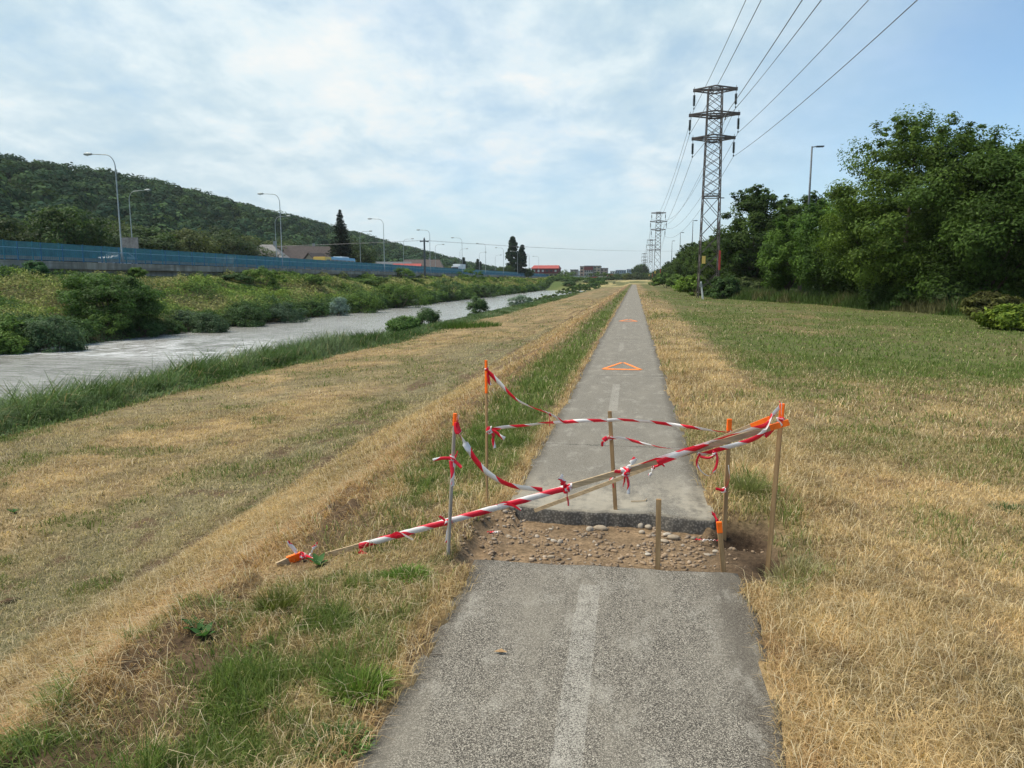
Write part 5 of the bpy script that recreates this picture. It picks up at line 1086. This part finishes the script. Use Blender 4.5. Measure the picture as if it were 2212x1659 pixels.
bankshrub(585, 622, 90, 30, (G1, G2), 'broad green thicket halfway up the far bank left of the bus', 60, 100, .2, X_=-45)
bankshrub(880, 603, 40, 22, (G1, G2), 'light green bush at the top of the far bank near the utility pole', 40, 100, .24, X_=-48)
bankshrub(1025, 605, 70, 20, ((.05, .11, .02), (.10, .17, .03)), 'bright green thicket at the top of the far bank right of the lorry', 50, 90, .3, X_=-46)
bankshrub(1225, 618, 60, 16, (G1, (.10, .15, .05)), 'distant low thicket on the bank beside the bridge abutment', 50, 80, .5, X_=-40)
for px_, yb, hp_ in ((1250, 622, 14), (1280, 620, 14), (1305, 616, 14), (1330, 612, 10)): bankshrub(px_, yb, 60, hp_, (D1, (.10, .14, .05)), 'distant low bush on the dry embankment beyond the river end', 40, 70, .5, 'bushes on the distant embankment', z=-1.0)
# continuous fringe of shrubs along the far waterline and thickets on the slope
rf_ = random.Random(21)
pr = [shrub('shrub', (-37.6, 60, gz(-37.6, 60)), (1.7, 2.3, 1.35), 60, 90, .24, c1_, c2_, lb_, 'fringe of shrubs along the far waterline', crad=.5) for c1_, c2_, lb_ in (((.04, .085, .025), (.08, .14, .04), 'dark green shrub in the fringe along the far waterline'), ((.07, .11, .06), (.13, .18, .10), 'grey green willow shrub in the fringe along the far waterline'), ((.055, .11, .025), (.12, .19, .04), 'fresh green shrub in the fringe along the far waterline'))]
yy = 31.0; k_ = 0
pl = [o_['label'] for o_ in pr]
while yy < 290:
    j_ = rf_.choice((0, 0, 1, 2)); s_ = rf_.uniform(.5, .95)*(1+.0012*yy); x_ = -37.3+rf_.uniform(-.5, .5)
    if k_ < 3: o_ = pr[k_]; o_.location = (x_, yy, gz(x_, yy)-.1)
    else: clone(pr[j_], (x_, yy, gz(x_, yy)-.15), rf_.random()*6.28, (s_, s_, s_*rf_.uniform(.75, 1.1)), label=pl[j_])
    yy += 2.6+.012*yy; k_ += 1
for k_ in range(14):
    yy = 32+rf_.random()**1.8*260; x_ = rf_.uniform(-48, -39.5); j_ = rf_.choice((0, 2, 2)); s_ = rf_.uniform(.45, .85)*(1+.0015*yy)
    clone(pr[j_], (x_, yy, gz(x_, yy)-.15), rf_.random()*6.28, (s_*1.2, s_*1.2, s_*rf_.uniform(.45, .75)), label=('dark low thicket' if j_ == 0 else 'fresh green low thicket')+' on the slope of the far bank', group='thickets on the far bank slope')
for k_ in range(26):
    x_, yy = rf_.uniform(-44, -12), rf_.uniform(300, 385); s_ = rf_.uniform(.7, 1.3); clone(pr[k_ % 3], (x_, yy, gz(x_, yy)-.15), rf_.random()*6.28, (s_*1.4, s_*1.4, s_*.8), label='distant bush on the embankment behind the river end', group='bushes behind the river end')
# near-bank shrubs
def nb(px_, yb, w_, h_, cols, lab, z=-1.7, **k): return bankshrub(px_, yb, w_, h_, cols, lab, group='bushes on the near river bank', z=z, **k)
nb(933, 695, 50, 40, ((.05, .10, .03), (.10, .16, .06)), 'upright leafy bush on the near bank in front of the river, left one of two', n_=60, per=110, ls=.16)
nb(1038, 676, 34, 36, ((.05, .10, .03), (.10, .16, .06)), 'pointed young bush on the near bank in front of the river, right one of two', n_=50, per=100, ls=.18)
nb(885, 720, 62, 30, ((.06, .13, .03), (.11, .19, .045)), 'bright green low bush on the near bank at the end of the reeds', n_=70, per=130, ls=.15)
nb(1131, 656, 46, 24, ((.10, .16, .12), (.19, .25, .18)), 'silvery grey low bush in the river edge far along the near bank', n_=50, per=90, ls=.22, z=-2.3)
for k_, px_ in enumerate((1175, 1205, 1235)): nb(px_, 646-k_*7, 60, 12, ((.07, .11, .04), (.12, .17, .06)), ('%s low strip of bushes along the far part of the near bank' % ('nearest', 'middle', 'farthest')[k_]), n_=30, per=70, ls=.3, z=-1.6)
tuft(1000, 712, 2.5, 1600, .35, 'green patch of grass on the near bank between the two bushes', (.08, .14, .03), .5, -1.5, .03, 'grass_patch', 'grass patch', 'grass patches on the near bank')
tuft(345, 775*1.0+35, 1.2, 900, .7, 'leafy bright weeds among the reeds on the near bank', (.07, .15, .03), .6, -1.5, .03, 'grass_patch', 'grass patch', 'grass patches on the near bank')

# ------------------------------------------------------------------ trees on the right
T1, T2 = (.045, .082, .015), (.118, .182, .03)
tA = tree('broadleaf_tree', (15.9, 47, -.1), 10.4, 4.5, .5, 280, 270, .19, T1, T2, 'largest dense dark green tree right of the dark lamp, first of the big mass', rz=.4, crad=.95, bottom=-.95, spikes=16)
tB = tree('broadleaf_tree', (18.9, 43.5, -.1), 9.0, 4.2, .5, 260, 260, .19, T1, (.075, .13, .022), 'dense dark tree second from the right with ragged top', rz=1.4, crad=.95, bottom=-.95, spikes=16)
tC = tree('broadleaf_tree', (23.0, 41, -.1), 8.0, 4.3, .5, 250, 260, .19, T1, (.085, .15, .03), 'feathery leaved tree at the right edge of the picture', rz=2.4, crad=.9, bottom=-.95, spikes=14, asp=.25)
clone(tA, (28.5, 46, -.2), 3.0, (1, 1, .86), label='tall tree mostly beyond the right edge of the picture')
clone(tB, (21.5, 50, -.2), 2.0, (1.1, 1, .98), label='tree filling the gap behind the second tree of the big mass', group='trees behind the big mass')
clone(tA, (26.5, 52, -.2), 1.0, (1.2, 1, .82), label='tree behind the feathery tree at the right edge', group='trees behind the big mass')
clone(tB, (17.5, 55, -.2), 5.0, (1, 1, .85), label='tree behind the largest dark tree', group='trees behind the big mass')
tD = tree('broadleaf_tree', (14.6, 59, -.1), 7.3, 2.7, .9, 130, 220, .22, (.04, .085, .015), (.10, .18, .028), 'lower lighter green tree in front of the dark lamp', rz=.2, crad=.8, bottom=-.95, spikes=12)
tE = tree('broadleaf_tree', (12.6, 64, -.1), 6.6, 2.3, .9, 110, 220, .22, (.045, .09, .015), (.10, .18, .028), 'small light green tree between pylon and dark lamp', rz=1.2, crad=.75, bottom=-.95, spikes=10)
tF = tree('broadleaf_tree', (12.8, 84, -.1), 11.2, 3.6, 1.4, 170, 170, .32, (.03, .06, .014), (.07, .115, .022), 'rounded dark tree with the highest crown right behind the pylon', rz=.7, crad=.95, bottom=-.95, spikes=14)
tG = tree('broadleaf_tree', (17.0, 80, -.1), 10.0, 3.8, 1.4, 150, 160, .32, (.03, .06, .014), (.08, .13, .022), 'dark tree behind the lighter small trees, right of the rounded one', rz=2.7, crad=.95, bottom=-.95, spikes=12)
row = [tF, tG]
rr_ = random.Random(3); yy = 93
labs = {0: 'dark tree directly left of the big pylon, first of the long row', 1: 'dark tree second left of the big pylon in the long row'}
i = 0
while yy < 520:
    hs_ = rr_.uniform(.68, .95)*(1 if yy < 200 else .9); x_ = 12.0+rr_.uniform(-1, 1)+.006*(yy-90)
    clone(row[i % 2], (x_+ (0 if i % 3 else 1.0), yy, -.2), rr_.random()*6.28, (hs_, hs_, hs_*rr_.uniform(.85, .98)), label=labs.get(i, 'dark green tree in the long row running beside the path into the distance'), group='row of trees beside the path')
    if i % 2 == 0: clone(row[(i+1) % 2], (x_+6, yy+4, -.2), rr_.random()*6.28, hs_*.95, label='dark green tree in the rear line behind the long row beside the path', group='rear row of trees')
    yy += 5.5+yy*.022; i += 1
# understorey
u0 = None
us = [(1432, 622, 60, 30, 140), (1465, 628, 60, 34, 118), (1492, 640, 62, 44, 0), (1560, 646, 66, 48, 0), (1610, 640, 70, 40, 0), (1655, 640, 70, 36, 0), (1705, 640, 70, 42, 0), (1755, 638, 60, 40, 0), (1830, 655, 90, 80, 0), (1905, 668, 90, 70, 0), (1985, 672, 90, 60, 0), (2060, 676, 90, 70, 0), (2130, 690, 90, 60, 0), (2195, 712, 110, 50, 0)]
ul = ['low bush at the tree row foot, far left of the pylon', 'low bush at the tree row foot, second left of the pylon', 'bright yellow green bush directly left of the white post', 'dark bush at the pylon foot directly right of the white post', 'dull thicket right of the pylon foot', 'brownish green thicket under the small light green tree', 'thicket under the lower lighter tree', 'thicket at the gap below the dark lamp', 'bright leafy bush at the left foot of the big tree mass', 'dark bush under the largest tree', 'dense bush under the middle of the big tree mass', 'leafy bush right of the dark gap under the trees', 'brownish green bush near the right edge', 'low bright yellow green shrub spreading on the grass at the right edge']
ucol = [(D1, G2), (D1, G2), ((.08, .14, .02), (.17, .26, .04)), ((.03, .06, .02), (.06, .11, .03)), ((.05, .075, .025), (.09, .12, .04)), ((.06, .07, .03), (.10, .12, .045)), (G1, G2), (G1, G2), ((.06, .10, .015), (.12, .19, .03)), (T1, (.07, .12, .03)), (T1, (.07, .13, .03)), (T1, (.08, .13, .04)), ((.06, .06, .02), (.11, .12, .03)), ((.08, .13, .015), (.18, .24, .03))]
for (px_, yb, w_, h_, _), lb, cc_ in zip(us, ul, ucol):
    q_ = atZ(px_, yb, -.05); s_ = (q_[0]*_fw[0]+q_[1]*_fw[1])/FPX; wr_ = w_*s_/2
    shrub('bush', (q_[0]+.2*wr_, q_[1]+wr_*.5, -.1), (wr_*1.1, wr_*.9, h_*s_*.66), 70, 110, .15+.0012*q_[1], cc_[0], cc_[1], lb, 'bushes at the foot of the trees', crad=max(.3, h_*s_*.2), stems=6)
# tall rough grass at the foot
nT = 60000; Y = 24+RNG.random(nT)**1.4*110; xe = np.interp(Y, [20, 26, 32, 38, 46, 55, 62, 70, 80, 100, 140], [13.5, 13.0, 15.5, 16, 13.8, 13.2, 10.5, 7.2, 6.6, 8.2, 9.2]); X = xe+RNG.random(nT)**1.3*7
z = ground(X, Y); hgt = (.5+.8*fbm(X, Y, .6, 141))*(.5+.7*RNG.random(nT))*sst(X-xe, -.1, .9); c_ = np.where((fbm(X, Y, .5, 143) > .5)[:, None], np.array([[.075, .12, .03]]), np.array([[.13, .13, .055]]))*(.6+.7*RNG.random((nT, 1)))
o = blades('tall_grass', np.stack([X, Y, z], -1), hgt, .012+.0009*Y, RNG.random(nT)*6.283, .1+.4*RNG.random(nT), c_, M['grass']); tag(o, 'tall rough grass along the foot of the trees on the right', 'tall grass', kind='stuff')

# ------------------------------------------------------------------ trees beyond the road, spruce, poplars
def conifer(loc, H, R, lab):
    root = empty('spruce_tree', loc, 0, label=lab, cat='tree'); MB().tube([(0, 0, -.3), (0, 0, H*.98)], [.28, .03], 8).build('trunk', M['bark'], root, sm=True)
    P_ = []; Nn = []; S_ = []; lv = 40
    for i in range(lv):
        t = i/(lv-1); z = H*(.10+.88*t); r = R*(1-t)**.85*(.9+.25*RNG.random())+.15; nb_ = int(17-7*t)
        for k in range(nb_):
            a_ = RNG.random()*6.283; L_ = r*(.75+.4*RNG.random())
            for m_ in range(int(10+26*(1-t))):
                u_ = RNG.random()**.7; q = np.array([math.cos(a_)*L_*u_, math.sin(a_)*L_*u_, z-.28*L_*u_+.16*L_*u_*u_]); P_.append(q+RNG.normal(size=3)*np.array([.12, .12, .10])*(1.1-t*.5)); Nn.append([RNG.normal()*.5, RNG.normal()*.5, 1]); S_.append(.5+.3*RNG.random())
    P_ = np.array(P_); V, F = leaves(P_, np.array(Nn), np.array(S_), .35); c_ = np.array([.022, .036, .024])*(.6+.8*RNG.random((len(P_), 1))); npmesh('crown', V, F, M['farleaf'], root, col=np.repeat(c_, 4, 0)); return root
q = atX(738, 585, -76); top_ = atX(739, 453, -76); conifer((-76, q[1], 3.0), top_[2]-3.0, 4.2, 'tall dark spruce standing alone behind the road left of the centre')
def poplar(loc, H, R, lab, group='poplars in the distance'):
    root = empty('poplar_tree', loc, 0, label=lab, cat='tree', group=group); V, F, c = crown_mesh('crown', (R, R, H*.48), 130, 70, .9, (.018, .036, .022), (.035, .06, .03), R*.36, .5, bottom=-1, skinny=True, matl=None, upn=.2, shell=.6)
    npmesh('crown', V+np.array([0, 0, H*.52]), F, M['farleaf'], root, col=c); MB().tube([(0, 0, -.3), (0, 0, H*.8)], [.3, .08], 6).build('trunk', M['bark'], root); return root
def pop(px_, ytop, D_, wpx, lab):
    tp = atY(px_, ytop, D_); poplar((tp[0], D_, 2.8), tp[2]-2.8, wpx*D_/FPX/2*1.15, lab)
pop(1107, 513, 330, 26, 'tallest dark poplar in the distance, left of the shorter one beside it'); pop(1127, 531, 330, 20, 'shorter dark poplar touching the tallest one on the right')
pop(1001, 558, 470, 12, 'small distant poplar beside the white lorry'); pop(1032, 559, 480, 9, 'small distant poplar above the long low building, left of its twin'); pop(1038, 566, 480, 6, 'smallest distant poplar right beside its twin above the low building')
# base trees to copy, mid distance
def midtree(loc, H, R, c1_, c2_, lab, group, n_=90, per=75, ls=.55): return tree('broadleaf_tree', loc, H, R, H*.14, n_, per, ls, c1_, c2_, lab, group=group, crad=R*.30, bottom=-.9, limbs=3)
ma = midtree((-84, 97, 3), 9, 5.5, (.03, .06, .02), (.075, .12, .03), 'dark leafy tree behind the road at the left edge', 'trees between road and hill')
mb_ = midtree((-92, 118, 3), 8, 5.2, (.05, .07, .025), (.12, .14, .045), 'olive brown tree behind the tallest street lamp', 'trees between road and hill')
mc = midtree((-90, 150, 3), 9.5, 6, (.04, .065, .028), (.09, .12, .05), 'grey green broad tree behind the road right of the big sign', 'trees between road and hill')
rr_ = random.Random(9); mt = [ma, mb_, mc]
for k in range(46):
    y = 62+k*3.6+rr_.uniform(-2, 2); x = -84-rr_.random()*26; s = rr_.uniform(.75, 1.25)
    if 168 < y < 205 and x > -95: x -= 18
    clone(mt[k % 3], (x, y, 2.8), rr_.random()*6.28, (s*1.1, s*1.1, s*.95*rr_.uniform(.7, 1.1)), label='leafy tree in the belt between the road and the hill', group='trees between road and hill')
for k in range(34):
    y = 225+k*9+rr_.uniform(-3, 3); x = -98-rr_.random()*30; s = rr_.uniform(.7, 1.0); clone(mt[k % 3], (x, y, 2.6), rr_.random()*6.28, (s, s, s*.8), label='small distant leafy tree behind the houses along the road', group='distant trees along the road')
for px_, yt, D_ in ((1085, 577, 330), (1098, 575, 325), (1142, 580, 335), (1150, 586, 420), (1218, 592, 520), (960, 578, 400), (940, 572, 330), (925, 576, 330)):
    tp = atY(px_, yt, D_); H_ = tp[2]-2; s = H_/9; clone(mt[rr_.randrange(3)], (tp[0], D_, 2), rr_.random()*6, (s*.8, s*.8, s), label='dark round tree near the distant poplars and buildings', group='trees in the distant town')
for k in range(60):
    px_ = rr_.uniform(1325, 1440); D_ = rr_.uniform(430, 900); yt = rr_.uniform(592, 601); tp = atY(px_, yt, D_); H_ = max(5, tp[2]-1); s = H_/9; clone(mt[rr_.randrange(3)], (tp[0], D_, 1), rr_.random()*6, (s*1.1, s*1.1, s), label='distant dark tree in the wood beyond the end of the path', group='wood beyond the path end')
for px_, yt in ((1381, 573), (1387, 571), (1374, 577), (1392, 576)):
    tp = atY(px_, yt, 620); H_ = tp[2]-1; s = H_/9; clone(ma, (tp[0], 620, 1), rr_.random()*6, (s*.6, s*.6, s), label='tall dark tree of the clump rising just above the end of the path', group='clump above the path end')
# ------------------------------------------------------------------ forest on the hill
nF = 5200; Yf = 40+RNG.random(nF)**1.25*1700; t_ = RNG.random(nF)**.85; Xf = -112-t_*(228)
Zf = hillz(Xf, Yf); per = 95; Rf = RNG.uniform(3.2, 6.8, nF); idx = np.repeat(np.arange(nF), per); d = RNG.normal(size=(nF*per, 3)); d /= np.linalg.norm(d, axis=1, keepdims=True); d[:, 2] = np.abs(d[:, 2])*1.0-.12
P_ = np.stack([Xf, Yf, Zf+1.5], -1)[idx]+d*Rf[idx][:, None]*np.array([1, 1, 1.05])*(.8+.28*RNG.random((nF*per, 1)))
ctree = (np.array([.026, .056, .034])+(np.array([.072, .118, .045])-np.array([.026, .056, .034]))*(RNG.random((nF, 1))**2.0))*(.55+.7*RNG.random((nF, 1))); c_ = ctree[idx]*(.85+.3*RNG.random((nF*per, 1)))
V, F = leaves(P_, d+RNG.normal(size=d.shape)*.12, 1.7*(.6+.7*RNG.random(nF*per)), .8)
o = npmesh('forest', V, F, M['farleaf'], col=np.repeat(c_, 4, 0)); tag(o, 'dense dark green forest covering the whole hill on the left', 'forest', kind='stuff')

# ------------------------------------------------------------------ haze: the air of a humid summer day
mb = MB(); mb.box((-3000, -300, -6), (3000, 14000, 420)); hzo = None
m = bpy.data.materials.new('haze_air'); m.use_nodes = True; t = m.node_tree; t.nodes.clear(); pv = t.nodes.new('ShaderNodeVolumePrincipled'); pv.inputs['Color'].default_value = (.90, .95, .99, 1); pv.inputs['Density'].default_value = .00009
ou = t.nodes.new('ShaderNodeOutputMaterial'); t.links.new(pv.outputs[0], ou.inputs['Volume'])
MB().box((-9000, -300, -12), (9000, 12800, 420)).build('haze', m)['kind'] = 'stuff'
